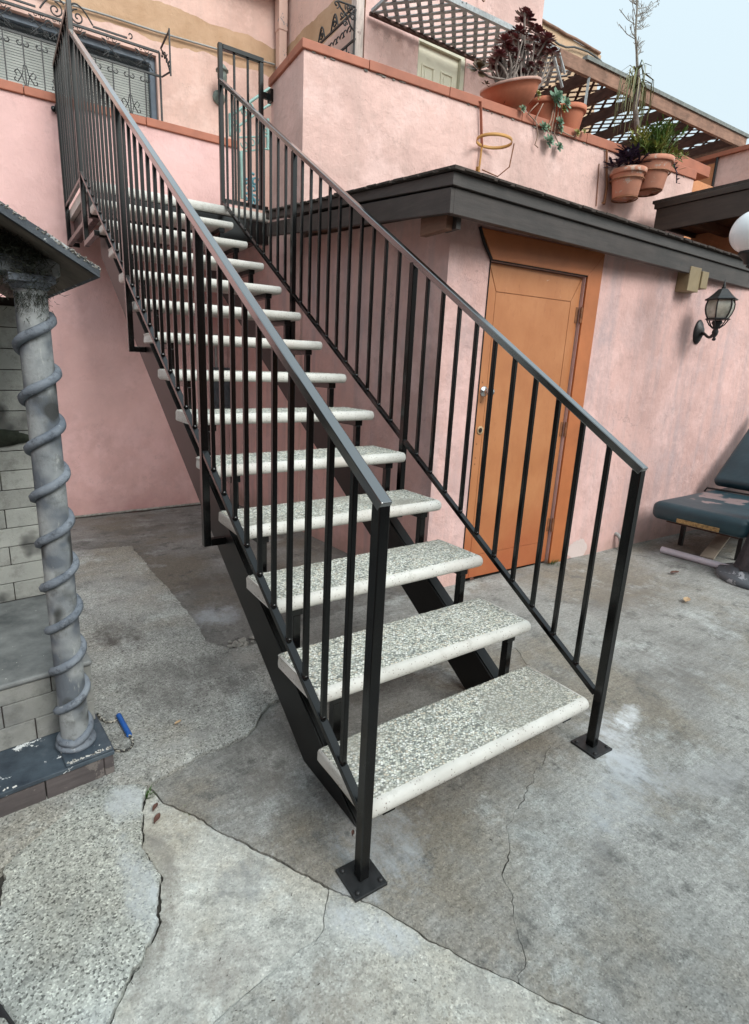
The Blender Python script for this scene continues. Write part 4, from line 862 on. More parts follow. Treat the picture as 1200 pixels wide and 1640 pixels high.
# second grille on the side wall
g2 = empty('window_grille', (XS-.2, 5.0, 4.9), 'black scrolled iron grille jutting from the side wall by the peeling post', 'window grille')
xg = XS-.22
b = MB(); b.bar((xg, 4.60, 4.955), (xg, 5.62, 4.955), .018, .018); b.bar((xg, 4.60, 4.70), (xg, 5.62, 4.70), .018, .018); b.bar((xg, 4.62, 4.02), (xg, 4.62, 4.95), .016, .016, up=(1, 0, 0)); b.bar((xg, 5.6, 4.02), (xg, 5.6, 4.95), .016, .016, up=(1, 0, 0)); b.build('grille_frame', M['iron'], g2)
b = MB()
for s_, yy in ((-1, 5.30), (1, 5.02)):
    b.tube([Vector((xg, yy+(.15*t-.075), 4.96+.14*math.sin(math.pi*t))) for t in [i/8 for i in range(9)]], .009, 5); b.tube(spiral(Vector((xg, yy, 5.02)), .05, math.pi/2, 1.3, s_, Y, Z, 16), .009, 5)
b.bar((xg, 4.64, 5.0), (xg, 4.9, 5.0), .014, .014); b.build('scroll_crest', M['iron'], g2)
for k in range(1, 8):
    y_ = 4.62+.14*k; b = MB(); b.bar((xg, y_, 4.02), (xg, y_, 4.70), .013, .013, up=(1, 0, 0)); cscroll(b, Vector((xg, y_, 4.82)), .10, .06, Y, Z, .007); cscroll(b, Vector((xg, y_, 4.62)), .07, .06, Y, -Z, .006); b.build('grille_bar', M['iron'], g2)
b = MB()                                             # end panel facing the stairs (a bracket with scrolls)
yw = 4.60; P_ = lambda px, py: aty(px, py, yw)
b.tube([P_(541, 1), P_(569, 11)], .009, 5); b.tube([P_(569, 11), P_(568, 66)], .008, 5); b.tube([P_(541, 1), P_(546, 12), P_(556, 25), P_(562, 42), P_(568, 50)], .009, 5)
for (px, py, r_, s_) in ((539, 6, .035, 1), (557, 11, .035, -1), (562, 14, .045, 1), (548, 23, .035, -1), (565, 28, .04, 1), (553, 38, .03, 1)): b.tube(spiral(P_(px, py), r_, px, 1.2, s_, X, Z, 14), .0075, 4)
b.build('side_wing', M['iron'], g2)
MB().boxf((xg+.03, 4.7, 3.6), X*.03, Y*.9, Z*1.02).build('window_shade', M['meter'], g2)

# grey coach lamp on the back wall by the gate
cl = empty('terrace_lamp', aty(357, 135, 6.5), 'weathered green-grey wall lamp beyond the railing top', 'wall lamp')
p = aty(356, 122, 6.5)
MB().lathe([(0, -.13), (.03, -.12), (.055, -.08), (.065, 0), (.06, .05), (.085, .055), (.05, .10), (.02, .13), (0, .14)], p, 8).build('lamp_body', M['verdigris'], cl)
b = MB(); b.lathe([(0, 0), (.08, 0), (.085, .02), (.05, .04), (0, .045)], Vector((aty(350, 157, YN).x, YN, aty(350, 157, YN).z)), 12, Matrix.Rotation(R(90), 3, 'X')); b.tube([p-Z*.1, p-Z*.18+Y*.05, Vector((p.x, YN-.03, p.z-.22))], .015, 6); b.build('back_plate', M['verdigris'], cl)

# mint gate and stair railing at the head of the stairs
mg = empty('mint_railing', (1.7, 4.95, 2.6), 'mint green scrolled iron railing and gate seen beyond the top of the stairs', 'railing')
YM = 5.05; Q = lambda px, py: aty(px, py, YM)
b = MB(); b.tube([Q(373, 183), Q(412, 155), Q(432, 141)], .015, 6); b.build('handrail', M['mint'], mg)
b = MB(); b.tube([Q(382, 202), Q(426, 171), Q(436, 165)], .012, 6); b.build('lower_handrail', M['mint'], mg)
b = MB(); b.tube([Q(369, 182), Q(370, 218)], .024, 4); b.build('post', M['mint'], mg)
b = MB(); b.tube([Q(429, 190), Q(429, 240)], .018, 4); b.build('post', M['mint'], mg)
b = MB(); b.tube([Q(386, 243), Q(388, 318)], .020, 4); b.build('post', M['mint'], mg)
for (a_, b_) in (((383, 220), (430, 218)), ((384, 243), (430, 238))): MB().tube([Q(*a_), Q(*b_)], .010, 4).build('rail', M['mint'], mg)
for i, (px, py, r_) in enumerate(((377, 196, .045), (392, 180, .045), (401, 172, .04), (392, 231, .045), (404, 229, .05), (417, 228, .045), (425, 205, .05), (424, 195, .03), (381, 208, .03))):
    MB().tube(spiral(Q(px, py), r_, i, 1.3, 1 if i % 2 else -1, X, Z, 16), .008, 4).build('scroll', M['mint'], mg)
b = MB()
for (px, py) in ((395, 292), (403, 285), (409, 292), (398, 300), (406, 303), (396, 312), (408, 315), (404, 324), (396, 322)):
    b.tube(spiral(Q(px, py), .05, px, .9, 1 if px % 2 else -1, X, Z, 12), .014, 4)
b.tube([Q(402, 278), Q(404, 328)], .014, 5); b.build('leaf_ornament', M['teal'], mg)

# tan building behind and its wavy parapet
tb = empty('tan_building', (9.6, 8, 0), 'plain tan stucco building behind the pergola with weathered parapet edge', 'building')
MB().prism([(5.9, 8.0), (11.7, 8.0), (11.7, 13), (5.9, 13)], 0, lambda x, y: 8.36+.0*x).build('wall', M['tan'], tb)
b = MB(); pts = [Vector((5.9+.3*i, 7.97, 8.37+.03*noise.noise(Vector((i*.7, 0, 0))))) for i in range(20)]; b.tube(pts, .03, 6); b.build('parapet_cap', M['wood_brown'], tb)
b = MB(); b.tube([Vector((9.4+.25*i, 7.94, 8.22-.12*math.sin(math.pi*min(1, i/5))+.03*math.sin(i*1.1))) for i in range(10)], .02, 5); b.build('loose_cable', M['wire'], tb)

# ================================================================ PERGOLA
pg = empty('pergola', (6, 4.2, 2.62), 'weathered timber pergola roofed with diagonal lattice above the terrace', 'pergola')
ZP = 5.05
bx0, bx1, by0 = 3.10, 9.75, 4.0
fb = lambda x: 4.045-.036*(x-3.8)
MB().bar((3.1, fb(3.1), ZP-.005), (5.9, fb(5.9), ZP-.005), .04, .05).build('beam', M['wood_grey'], pg)
MB().bar((5.3, fb(5.3)-.02, ZP-.065), (bx1, fb(bx1)-.02, ZP-.065), .045, .15).build('beam', M['wood_brown'], pg, label='brown front beam of the pergola', bevel=.004)
MB().bar((5.75, fb(5.75)-.03, ZP+.035), (bx1+.03, fb(bx1)-.03, ZP+.035), .07, .045).build('roof_edge', M['edge_strip'], pg)
MB().bar((3.115, fb(3.1), ZP+.012), (3.115, 4.68, ZP+.012), .03, .03).build('beam', M['wood_grey'], pg)
MB().bar((3.1, 4.70, ZP-.005), (5.9, 4.66, ZP-.005), .035, .03).build('beam', M['wood_dark'], pg)
MB().bar((bx1-.02, fb(bx1), ZP-.07), (bx1-.02, 6.9, ZP-.07), .05, .14).build('beam', M['wood_brown'], pg)
MB().bar((5.9, 6.9, ZP-.07), (bx1, 6.9, ZP-.07), .05, .14).build('beam', M['wood_dark'], pg)
for x_ in (5.95, 6.52, 7.05, 7.69, 8.32, 8.95, 9.45):
    MB().bar((x_, fb(x_)+.01, ZP-.075), (x_+.02, 6.88, ZP-.075), .05, .13).build('rafter', M['wood_dark'], pg, bevel=.004)
def laths(x0, x1, y0, y1, sp_, wd, mat, z, nm='lath'):
    for s_ in (1, -1):
        c_ = (x0-(y1-y0) if s_ > 0 else x0)
        while c_ < (x1 if s_ > 0 else x1+(y1-y0)):
            ta = max(0, (x0-c_)*s_) if s_ > 0 else max(0, c_-x1); tb_ = min(y1-y0, (x1-c_)) if s_ > 0 else min(y1-y0, c_-x0)
            if tb_-ta > .04:
                j = rnd.uniform(-.008, .008)
                MB().bar((c_+s_*ta+j, y0+ta, z+(.0045 if s_ > 0 else -.0045)), (c_+s_*tb_+j, y0+tb_, z+(.0045 if s_ > 0 else -.0045)), wd, .008).build(nm, mat, pg)
            c_ += sp_*math.sqrt(2)
laths(3.14, 5.9, 4.03, 4.68, .118, .046, M['wood_grey'], ZP+.012)
laths(5.93, bx1-.04, fb(8)+.02, 6.86, .135, .034, M['wood_dark'], ZP+.0115)
pq = aty(915, 155, 4.6); MB().bar((pq.x, 4.6, 2.62), (pq.x, 4.6, ZP-.15), .09, .09, up=(0, 1, 0)).build('post', M['coping'], pg)
for (px, py, qx, qy) in ((888, 92, 901, 140), (896, 85, 905, 118), (946, 108, 937, 170)):
    a = aty(px, py, 3.95); c_ = aty(qx, qy, 3.92); MB().bar(a, c_, .03, .012).build('broken_lath', M['wood_grey'], pg)

# ================================================================ RIGHT-HAND BUILDINGS
rb = empty('neighbour_wall', (8.6, 3.4, 2.6), 'pale pink wall with orange corner at the far right of the terrace', 'wall')
zt = 4.5
MB().prism([(8.6, 1.0), (8.6, 3.62), (8.8, 3.62), (8.8, 1.0)], 2.0, 4.50).build('stucco', M['pink_parapet'], rb)
MB().prism([(8.59, 3.63), (8.59, 4.3), (8.8, 4.3), (8.8, 3.63)], 2.0, 4.44).build('corner_return', M['orange_wall'], rb)
MB().prism([(8.55, 1.0), (8.55, 4.3), (8.85, 4.3), (8.85, 1.0)], 4.502, 4.56).build('coping', M['coping'], rb)
MB().tube([(8.57, 3.60, 2.4), (8.57, 3.60, 4.5)], .018, 6).build('drain_pipe', M['iron'], rb)
ow = MB().boxf((6.48, 3.4, 2.0), X*2.1, Y*.2, Z*2.0).build('orange_wall', M['orange_wall']); tag(ow, 'orange wall in the corner behind the hanging terracotta pots', 'wall')
b = MB(); a = atp(1088, 262, -.25); b.boxf((a.x-.25, a.y, a.z-.01), X*1.0, Y*.4, Z*.12); tag(b.build('orange_ledge', M['coping'], bevel=.005), 'orange ledge jutting out above the end of the parapet', 'ledge')
# porch roof coming forward at the right
pr = empty('porch_roof', (5.5, 2.6, 2.9), 'dark brown porch roof above the right end of the shed', 'roof')
MB().boxf((5.508, .7, 2.895), X*.04, Y*1.93, Z*.225).build('fascia', M['brown_fascia'], pr, bevel=.004)
MB().boxf((5.49, .69, 3.122), X*.06, Y*1.96, Z*.055).build('fascia_trim', M['brown_fascia'], pr, bevel=.004)
MB().boxf((5.55, 2.60, 2.95), X*1.2, Y*.035, Z*.20).build('fascia', M['fascia'], pr, bevel=.004)
MB().boxf((5.50, .68, 3.179), X*3.0, Y*2.0, Z*.03).build('roofing', M['roofing'], pr)
MB().boxf((5.55, .72, 2.99), X*2.9, Y*1.87, Z*.02).build('soffit', M['soffit'], pr)
for i in range(3): MB().boxf((5.6+.0*i, 1.0+.62*i, 2.90), X*2.6, Y*.05, Z*.088).build('rafter', M['soffit'], pr)
aw = MB().boxf((6.35, 1.45, 2.0), X*.2, Y*1.2, Z*.985).build('annex_wall', M['orange_wall']); tag(aw, 'orange stucco wall under the dark porch roof', 'wall')

# unseen building and side wall, added to darken the black paint's reflections
nb = empty('added_garage', (0, -6.2, 0), 'unseen brown timber building added behind the camera for dark reflections', 'building')
MB().boxf((-7, -6.4, -.3), X*15, Y*.2, Z*4.3).build('wall', M['soffit'], nb); MB().boxf((-7.2, -6.6, 4.002), X*15.4, Y*.7, Z*.2).build('fascia', M['fascia'], nb)
for i in range(4): MB().boxf((-4+3.2*i, -6.2, 0), X*1.0, Y*.05, Z*2.1).build('door', M['door'], nb)
yf_ = empty('added_yard_wall', (-5.2, -1, 0), 'unseen stucco side wall added for the black paint to reflect', 'wall')
MB().boxf((-5.4, -6.15, -.3), X*.2, Y*10.9, Z*4.4).build('stucco', M['pink_shed'], yf_)
# overhead wires
for i, (p, q) in enumerate((((1165, 226), (1230, 205)), ((1168, 238), (1230, 222)))):
    b = MB(); b.tube([aty(*p, 11+i), aty(p[0]*.5+q[0]*.5, p[1]*.5+q[1]*.5+1.5, 11+i), aty(*q, 11+i), aty(q[0]+200, q[1]-60, 11+i)], .012, 4); tag(b.build('overhead_wire', M['wire']), ('upper' if i == 0 else 'lower')+' thin overhead wire crossing the sky at the right edge', 'wire')

# ================================================================ PLANTS ON THE PARAPET
def leaf(b, p, d, up, L, wd, th=.25, tip=.15, cup=.15):
    d = d.normalized(); s_ = d.cross(up).normalized()
    if s_.length < .1: s_ = d.orthogonal()
    n = s_.cross(d).normalized()
    q = [p, p+d*L*.45+s_*wd*.40-n*0+n*cup*wd, p+d*L*.8+s_*wd*.5+n*cup*wd, p+d*L+n*cup*wd*1.5, p+d*L*.8-s_*wd*.5+n*cup*wd, p+d*L*.45-s_*wd*.40+n*cup*wd, p+d*L*.5-n*cup*wd*.3, p+d*L*.8]
    b.add(q, [(0, 1, 6), (0, 6, 5), (1, 2, 7, 6), (6, 7, 4, 5), (2, 3, 7), (7, 3, 4)], True)
def rosette(c, nrm, rad, mat, par, n=26, name='rosette'):
    nrm = nrm.normalized(); u = nrm.orthogonal().normalized(); v = nrm.cross(u); b = MB()
    for i in range(n):
        t = i/n; a = i*2.39996+rnd.uniform(-.1, .1); tilt = R(8+62*(1-t)**.9*1 if False else 78-70*t**.7*1)
        el = R(75)*(1-t)-R(12)*t
        d = (u*math.cos(a)+v*math.sin(a))*math.cos(el)+nrm*math.sin(el)
        leaf(b, c+nrm*(-.15*rad*t), d, nrm, rad*(.35+.7*t)*rnd.uniform(.9, 1.1), rad*(.20+.30*t))
    return b.build(name, mat, par)
def curve(a, c_, bend, n=6):
    return [a+(c_-a)*t+bend*math.sin(math.pi*t) for t in [i/n for i in range(n+1)]]
# big cracked bowl, tipped towards the camera side
bc = atp(812, 150, -.12); Rb = .255
tiltM = Matrix.Rotation(R(-13), 3, 'Y')@Matrix.Rotation(R(4), 3, 'X')
base = atp(826, 172, -.10); bowl_c = Vector((base.x-.045, base.y+.02, 3.715))
ob = empty('bowl_planter', bowl_c, 'wide cracked terracotta bowl crowded with dark red rosette succulents on the coping', 'planter')
Hb = .215
prof = [(0, 0), (.10, 0), (.115, .012), (.105, .02), (.16, .045), (.212, .095), (.24, .15), (Rb-.005, Hb-.03), (Rb+.015, Hb-.02), (Rb+.015, Hb), (Rb-.02, Hb), (Rb-.03, Hb-.03), (.0, Hb-.045)]
MB().lathe(prof[:9], bowl_c, 40, tiltM).build('bowl', M['terracotta'], ob)
MB().lathe(prof[7:11], bowl_c+tiltM@Vector((0, 0, .001)), 40, tiltM).build('bowl_rim', M['bowl_in'], ob)
MB().lathe([(0, Hb-.03), (Rb-.02, Hb-.03)][::-1], bowl_c, 30, tiltM).build('soil', M['potsoil'], ob)
b = MB(); pts = []
for i, (px, py) in enumerate(((828, 133), (822, 142), (815, 151), (811, 158), (807, 166))):
    best = None; d = ray(px, py)
    for k in range(400):
        P_ = CP+d*(3.0+k*.01); l_ = tiltM.inverted()@(P_-bowl_c)
        if 0 <= l_.z <= Hb and math.hypot(l_.x, l_.y) <= (.11+(Rb-.11)*(min(1, l_.z/Hb))**.6)+.006: best = P_; break
    if best: pts.append(best-d.normalized()*.008)
if len(pts) > 2: b.tube(pts, [.005, .006, .005, .004, .002][:len(pts)], 5); b.build('crack', M['black_gap'], ob)
soil_c = bowl_c+tiltM@Vector((0, 0, Hb-.02))
ROS = [(560, 150, 72), (500, 265, 52), (660, 275, 66), (748, 330, 60), (375, 350, 58), (455, 365, 55), (330, 470, 50), (455, 500, 46), (275, 600, 50), (700, 440, 48), (800, 450, 48), (345, 590, 45), (530, 620, 34), (640, 500, 30), (400, 425, 45), (300, 490, 42), (755, 455, 35), (690, 490, 40), (520, 180, 45), (600, 330, 38), (540, 300, 34), (700, 380, 40), (310, 540, 36), (385, 400, 40), (350, 640, 30), (460, 440, 36), (640, 340, 36), (780, 560, 22), (420, 300, 36), (600, 230, 44), (520, 400, 40), (580, 420, 34), (300, 430, 34), (420, 560, 40), (500, 580, 36), (600, 560, 34), (680, 560, 34), (740, 380, 44), (560, 90, 30), (640, 420, 40), (260, 540, 34), (460, 320, 38)]
for i, (X_, Y_, R_) in enumerate(ROS):
    px, py = 740+X_/5.45, Y_/5.45; off = -.13+rnd.uniform(-.15, .12)
    c_ = atp(px, py, off); rad = R_/5.45*.0088
    a = soil_c+Vector(((c_.x-soil_c.x)*.45+rnd.uniform(-.04, .04), rnd.uniform(-.10, .12), 0))
    bend = Vector((rnd.uniform(-.05, .05), rnd.uniform(-.04, .04), 0)); nn = Vector((rnd.uniform(-.3, .3), -.55+rnd.uniform(-.2, .2), 1)); top = c_-nn.normalized()*.02
    MB().tube(curve(a, top, bend), [.014, .013, .012, .011, .010, .009, .009], 6).build('stem', M['stem'], ob)
    rosette(c_, nn, rad*1.1, M['aeonium'], ob, 38)
for i in range(26):                              # bare crooked side stems
    a = soil_c+Vector((rnd.uniform(-.14, .2), rnd.uniform(-.10, .10), 0)); c_ = a+Vector((rnd.uniform(-.05, .16), rnd.uniform(-.1, .05), rnd.uniform(.12, .34)))
    MB().tube(curve(a, c_, Vector((rnd.uniform(-.05, .05), 0, 0))), [.011, .010, .009, .008, .008, .007, .006], 5).build('stem', M['stem'], ob)
    if i % 3 == 0: rosette(c_, Vector((rnd.uniform(-.4, .4), -.5, 1)), rnd.uniform(.03, .05), M['aeonium'], ob, 14)
c_ = atp(767, 109, .0); MB().tube(curve(soil_c+Vector((-.17, -.08, -.0)), c_, Vector((-.05, 0, -.03))), .010, 5).build('stem', M['stem'], ob)
rosette(c_, Vector((-.3, -.6, .8)), .125, M['aeonium_green'], ob, 26); rosette(atp(779, 134, .02), Vector((.3, -.4, .8)), .05, M['aeonium_green'], ob, 12)
# two small pots with trailing succulents
def pot(name, c, r0, r1, h, mat, label, group=None, tilt=None, par=None, lip=.018):
    o = empty(name, c, label, 'flower pot', group); Mx = tilt or Matrix.Identity(3)
    MB().lathe([(0, 0), (r0, 0), (r0+.004, .006), (r1-.012, h-.05), (r1-.010, h-.045), (r1+.006, h-.045), (r1+.010, h-.04), (r1+.010, h), (r1-.012, h), (r1-.02, h-.03)], c, 32, Mx).build('pot_body', mat, o)
    MB().lathe([(r1-.014, h-.025), (0, h-.02)], c, 24, Mx).build('soil', M['potsoil'], o); return o
p1 = atp(868, 185, -.12); s1 = pot('small_pot', Vector((p1.x, p1.y, 3.70)), .10, .14, .20, M['terracotta'], 'small terracotta pot just right of the cracked bowl, trailing succulents')
p2 = atp(905, 197, -.12); s2 = pot('small_pot', Vector((p2.x+.03, p2.y, 3.70)), .11, .16, .22, M['terracotta'], 'rounder small terracotta pot on the coping beside the trailing rosettes')
for (x0, y0, pts_, par) in (
    (870, 166, [(864, 178), (858, 190), (860, 203), (862, 216), (857, 232), (862, 236)], s1), (862, 165, [(855, 172), (846, 182), (856, 192), (862, 200)], s1),
    (888, 170, [(885, 182), (882, 196), (876, 203)], s1), (890, 168, [(888, 185), (885, 200), (882, 215), (880, 228)], s1), (898, 172, [(899, 185), (898, 195)], s2),
    (895, 172, [(893, 190), (889, 205), (888, 215), (896, 232)], s2), (892, 205, [(905, 213), (918, 219), (924, 214), (928, 208)], s2)):
    q = [atp(x0, y0, .0)]+[atp(px, py, .035) for px, py in pts_]
    MB().tube(q, .0055, 5).build('trailing_stem', M['vine'], par)
for (px, py, r_, par, mt) in ((893, 155, 62, s1, 'echeveria'), (907, 165, 48, s2, 'echeveria'), (862, 150, 30, s1, 'yellowgreen'), (871, 202, 36, s1, 'echeveria'), (878, 203, 26, s1, 'echeveria'), (897, 196, 44, s2, 'echeveria'), (898, 207, 26, s2, 'echeveria'), (880, 225, 48, s1, 'echeveria'), (896, 234, 34, s2, 'echeveria'), (925, 212, 28, s2, 'yellowgreen'), (838, 173, 26, s1, 'echeveria'), (936, 210, 18, s2, 'yellowgreen'), (889, 160, 36, s1, 'echeveria'), (903, 172, 26, s2, 'yellowgreen')):
    rosette(atp(px, py, .05), Vector((rnd.uniform(-.3, .3), -1, .35)), r_/5.45*.0088, M[mt], par, 26)
# yellow ring bracket hanging from the coping
rg = empty('pot_ring_bracket', atp(771, 165, .02), 'yellow and rusty iron plant ring bracket with no pot on the parapet wall', 'plant bracket')
b = MB(); a = atp(770, 162, .026); c_ = atp(772, 235, .026); e_ = atp(767, 275, .026)
b.bar(a, c_, .030, .006, up=PX); b.bar(Vector((a.x, a.y+.02, a.z)), Vector((a.x, a.y-.0, a.z)), .03, .006); b.build('strap', M['coping'], rg)
b = MB(); b.tube([c_, e_], .010, 6); b.tube([e_, e_+Vector((-.03, -.01, -.01)), e_+Vector((-.04, -.02, .03))], .014, 6); b.build('lower_rod', M['yellow_iron'], rg)
rc = atp(792, 226, .16); rr_ = .168
b = MB(); n = 36; v = []
for k in range(n):
    a_ = 2*math.pi*k/n
    for (r_, z_) in ((rr_, -.013), (rr_+.004, -.013), (rr_+.004, .013), (rr_, .013)): v.append(rc+Vector((r_*math.cos(a_), r_*.78*math.sin(a_), z_)))
b.add(v, [(4*k+j, 4*((k+1) % n)+j, 4*((k+1) % n)+(j+1) % 4, 4*k+(j+1) % 4) for k in range(n) for j in range(4)], True); b.build('ring', M['yellow_iron'], rg)
b = MB(); b.tube([rc+Vector((.14, -.10, -.016)), rc+Vector((.12, -.09, -.2)), rc+Vector((.06, -.02, -.27)), e_+Vector((.03, -.01, .02))], .0055, 5); b.build('stay', M['rust'], rg)
# two wall-hung pots
wp1 = atp(1000, 321, .17); wp2 = atp(1043, 314, .20)
t1 = Matrix.Rotation(R(3), 3, 'Y')
k1 = pot('hanging_pot', Vector((wp1.x, wp1.y, wp1.z+.02)), .115, .162, .255, M['terracotta_pale'], 'left terracotta pot hung on the parapet wall, spiky purple plant in it', 'terracotta pots in wall rings')
k2 = pot('hanging_pot', Vector((wp2.x-.10, wp2.y, wp2.z+.02)), .145, .205, .29, M['terracotta_pale'], 'right-hand taller terracotta pot on the parapet wall, bushy green plant in it', 'terracotta pots in wall rings')
for par, c_, r_, h in ((k1, wp1, .158, .27), (k2, Vector((wp2.x-.10, wp2.y, wp2.z)), .192, .27)):
    b = MB(); b.tube([Vector((c_.x+r_*math.cos(a_), c_.y+r_*math.sin(a_), c_.z+h-.09)) for a_ in [2*math.pi*i/28 for i in range(29)]], .008, 5)
    b.tube([Vector((c_.x+r_, c_.y, c_.z+h-.09)), Vector((c_.x+.13, c_.y-.02, c_.z+.03)), Vector((c_.x+.06, c_.y, c_.z))], .008, 5)
    b.tube([Vector((c_.x+.12*math.cos(a_), c_.y+.12*math.sin(a_), c_.z+.01)) for a_ in [2*math.pi*i/24 for i in range(25)]], .007, 5); b.build('ring_holder', M['rust'], par)
b = MB(); a = atp(972, 240, .02); c_ = atp(968, 327, .03); b.tube([a, atp(972, 300, .02), c_, c_+Vector((-.06, -.02, 0))], .012, 6); b.tube([atp(960, 262, .01), atp(955, 330, .01)], .005, 4); b.build('bracket_rod', M['rust'], k1)
pc = Vector((wp1.x, wp1.y, wp1.z+.27))
for i in range(13):
    a_ = rnd.uniform(0, 6.28); c_ = pc+Vector((math.cos(a_)*rnd.uniform(0, .20)-.02, math.sin(a_)*.10, rnd.uniform(.02, .14)))
    b = MB()
    for j in range(12):
        a2 = rnd.uniform(0, 6.28); leaf(b, c_, Vector((math.cos(a2), math.sin(a2), rnd.uniform(-.2, .9))), Z, rnd.uniform(.08, .15), .028)
    b.build('leaf_cluster', M['purple'], k1)
pc = Vector((wp2.x-.08, wp2.y, wp2.z+.31))
for i in range(70):
    a_ = rnd.uniform(0, 6.28); rr_ = rnd.uniform(.05, .55); c_ = pc+Vector((math.cos(a_)*rr_+.06, math.sin(a_)*rr_*.4, rnd.uniform(.0, .42)*(1.15-rr_*1.1)))
    b = MB(); a0 = pc+Vector((math.cos(a_)*.1, math.sin(a_)*.1, -.03)); b.tube(curve(a0, c_, Z*.06, 4), .004, 4)
    for j in range(24):
        t = rnd.uniform(.25, 1); p = a0+(c_-a0)*t+Z*.06*math.sin(math.pi*t); a2 = rnd.uniform(0, 6.28)
        leaf(b, p, Vector((math.cos(a2), math.sin(a2)*.8, rnd.uniform(0, 1.2))), Z, rnd.uniform(.05, .10), rnd.uniform(.008, .018))
    b.build('foliage', M['green'] if i % 3 else M['yellowgreen'], k2)
b = MB()
q = [Vector((wp2.x+.19, wp2.y-.08, wp2.z+.33)), Vector((wp2.x+.24, wp2.y-.1, wp2.z+.24)), Vector((wp2.x+.27, wp2.y-.1, wp2.z+.15))]; b.tube(q, .006, 4)
for t in range(10):
    p = q[0]+(q[2]-q[0])*t/9; leaf(b, p, Vector((rnd.uniform(-1, 1), -1, rnd.uniform(-.5, .5))), Z, .04, .02)
b.build('foliage', M['purple'], k2)
# tall thin plant with hanging strap leaves and a dead flower spike, rooted in its own pot behind the parapet
tc_ = lambda px, py: atp(px, py, -.12)
tp = empty('spire_plant', tc_(1022, 232), 'tall thin plant with drooping strap leaves and a bare grey flower spike', 'plant')
q = [tc_(1023, 245), tc_(1022, 215), tc_(1019, 190), tc_(1017, 172), tc_(1021, 150), tc_(1022, 130), tc_(1021, 106)]
MB().tube(q, [.030, .028, .026, .026, .028, .026, .018], 7).build('trunk', M['stem'], tp)
top = tc_(1021, 112)
for i in range(46):
    a_ = rnd.uniform(0, 6.28); out = rnd.uniform(.10, .24); h = rnd.uniform(.02, .12); c_ = top-Z*rnd.uniform(0, .22); ln = rnd.uniform(.18, .45)
    d = Vector((math.cos(a_), math.sin(a_)*.6, 0)); P_ = [c_, c_+d*out*.5+Z*h, c_+d*out+Z*h*.3, c_+d*out*1.1-Z*ln*.5, c_+d*out*1.05-Z*ln]
    b = MB(); s_ = d.cross(Z).normalized()*.008; v = []
    for k, p in enumerate(P_): v += [p-s_*(1-.18*k), p+s_*(1-.18*k)+d*.003]
    b.add(v, [(2*k, 2*k+1, 2*k+3, 2*k+2) for k in range(4)], True); b.build('strap_leaf', M['strap_leaf'], tp)
sq = [tc_(1021, 106), tc_(1020, 80), tc_(1018, 55), tc_(1020, 25), tc_(1022, -10), tc_(1023, -40)]
MB().tube(sq, [.014, .012, .011, .009, .008, .006], 6).build('flower_spike', M['dry'], tp)
for i in range(40):
    t = rnd.uniform(.12, 1); k = min(4, int(t*5)); p = sq[k]+(sq[k+1]-sq[k])*(t*5-k); a_ = rnd.choice([0, math.pi])+rnd.uniform(-.7, .7); ln = rnd.uniform(.10, .30)*(1.0 if t > .3 else .75)
    d = Vector((math.cos(a_), math.sin(a_)*.8, .45)); e_ = p+d*ln; b = MB(); b.tube([p, p+d*ln*.5+Z*-.01, e_+Z*.02], .0034, 4)
    for j in range(6):
        r_ = p+d*ln*rnd.uniform(.3, 1); b.tube([r_, r_+Vector((rnd.uniform(-.05, .05), rnd.uniform(-.03, .03), rnd.uniform(.01, .06)))], .0022, 3, cap=False)
    b.build('twig', M['dry'], tp)

# ================================================================ SHRINE
sr = empty('garden_shrine', sp(-.4, .4, 0), 'grey painted mock temple shrine with twisted column at the left edge', 'shrine')
def sbox(x0, x1, y0, y1, z0, z1): return MB().boxf(sp(x0, y0, z0), SX*(x1-x0), SY*(y1-y0), Z*(z1-z0))
sbox(-1.3, -.012, .014, 1.3, -.02, .082).build('plinth_core', M['soil'], sr)
sbox(-.205, -.031, 0, .013, -.012, .084).build('plinth_board', M['plinth_board'], sr, bevel=.003)
sbox(-.55, -.208, .001, .013, -.012, .080).build('plinth_board', M['plinth_board'], sr, bevel=.003)
sbox(-1.3, -.553, .0, .013, -.012, .082).build('plinth_board', M['plinth_board'], sr, bevel=.003)
sbox(-.030, .0, -.003, .03, -.012, .086).build('plinth_corner', M['plinth_board'], sr, bevel=.003)
sbox(-.011, -.001, .031, 1.3, -.012, .084).build('plinth_board', M['plinth_board'], sr, bevel=.003)
b = sbox(-1.3, .004, -.006, 1.3, .0865, .102); b.build('plinth_top', M['plinth_top'], sr, bevel=.003)
sbox(-.145, .003, -.004, .165, .1025, .112).build('column_footing', M['plinth_top'], sr, bevel=.005)
# step (tier) with blocks
ty, tz = .20, .345
sbox(-1.3, -.012, ty+.006, 1.28, .1022, tz-.022).build('step_core', M['black_gap'], sr)
rows = [(.103, .182), (.184, .263), (.265, .322)]
for ri, (z0, z1) in enumerate(rows):
    x_ = -.005; w0 = (.19, .28, .13)[ri]; first = True
    while x_ > -1.25:
        wd = w0 if first else .27; first = False
        sbox(max(-1.3, x_-wd+.003), x_, ty+rnd.uniform(-.001, .002), ty+.03, z0, z1).build('block', M['block_step'], sr, bevel=.003); x_ -= wd
    y_ = ty+.032
    while y_ < 1.2: sbox(-.03, -.005, y_, y_+.24, z0, z1).build('block', M['block_step'], sr, bevel=.003); y_ += .243
sbox(-1.3, .0, ty-.008, 1.3, .324, tz).build('step_slab', M['step_top'], sr, bevel=.010, seg=3)
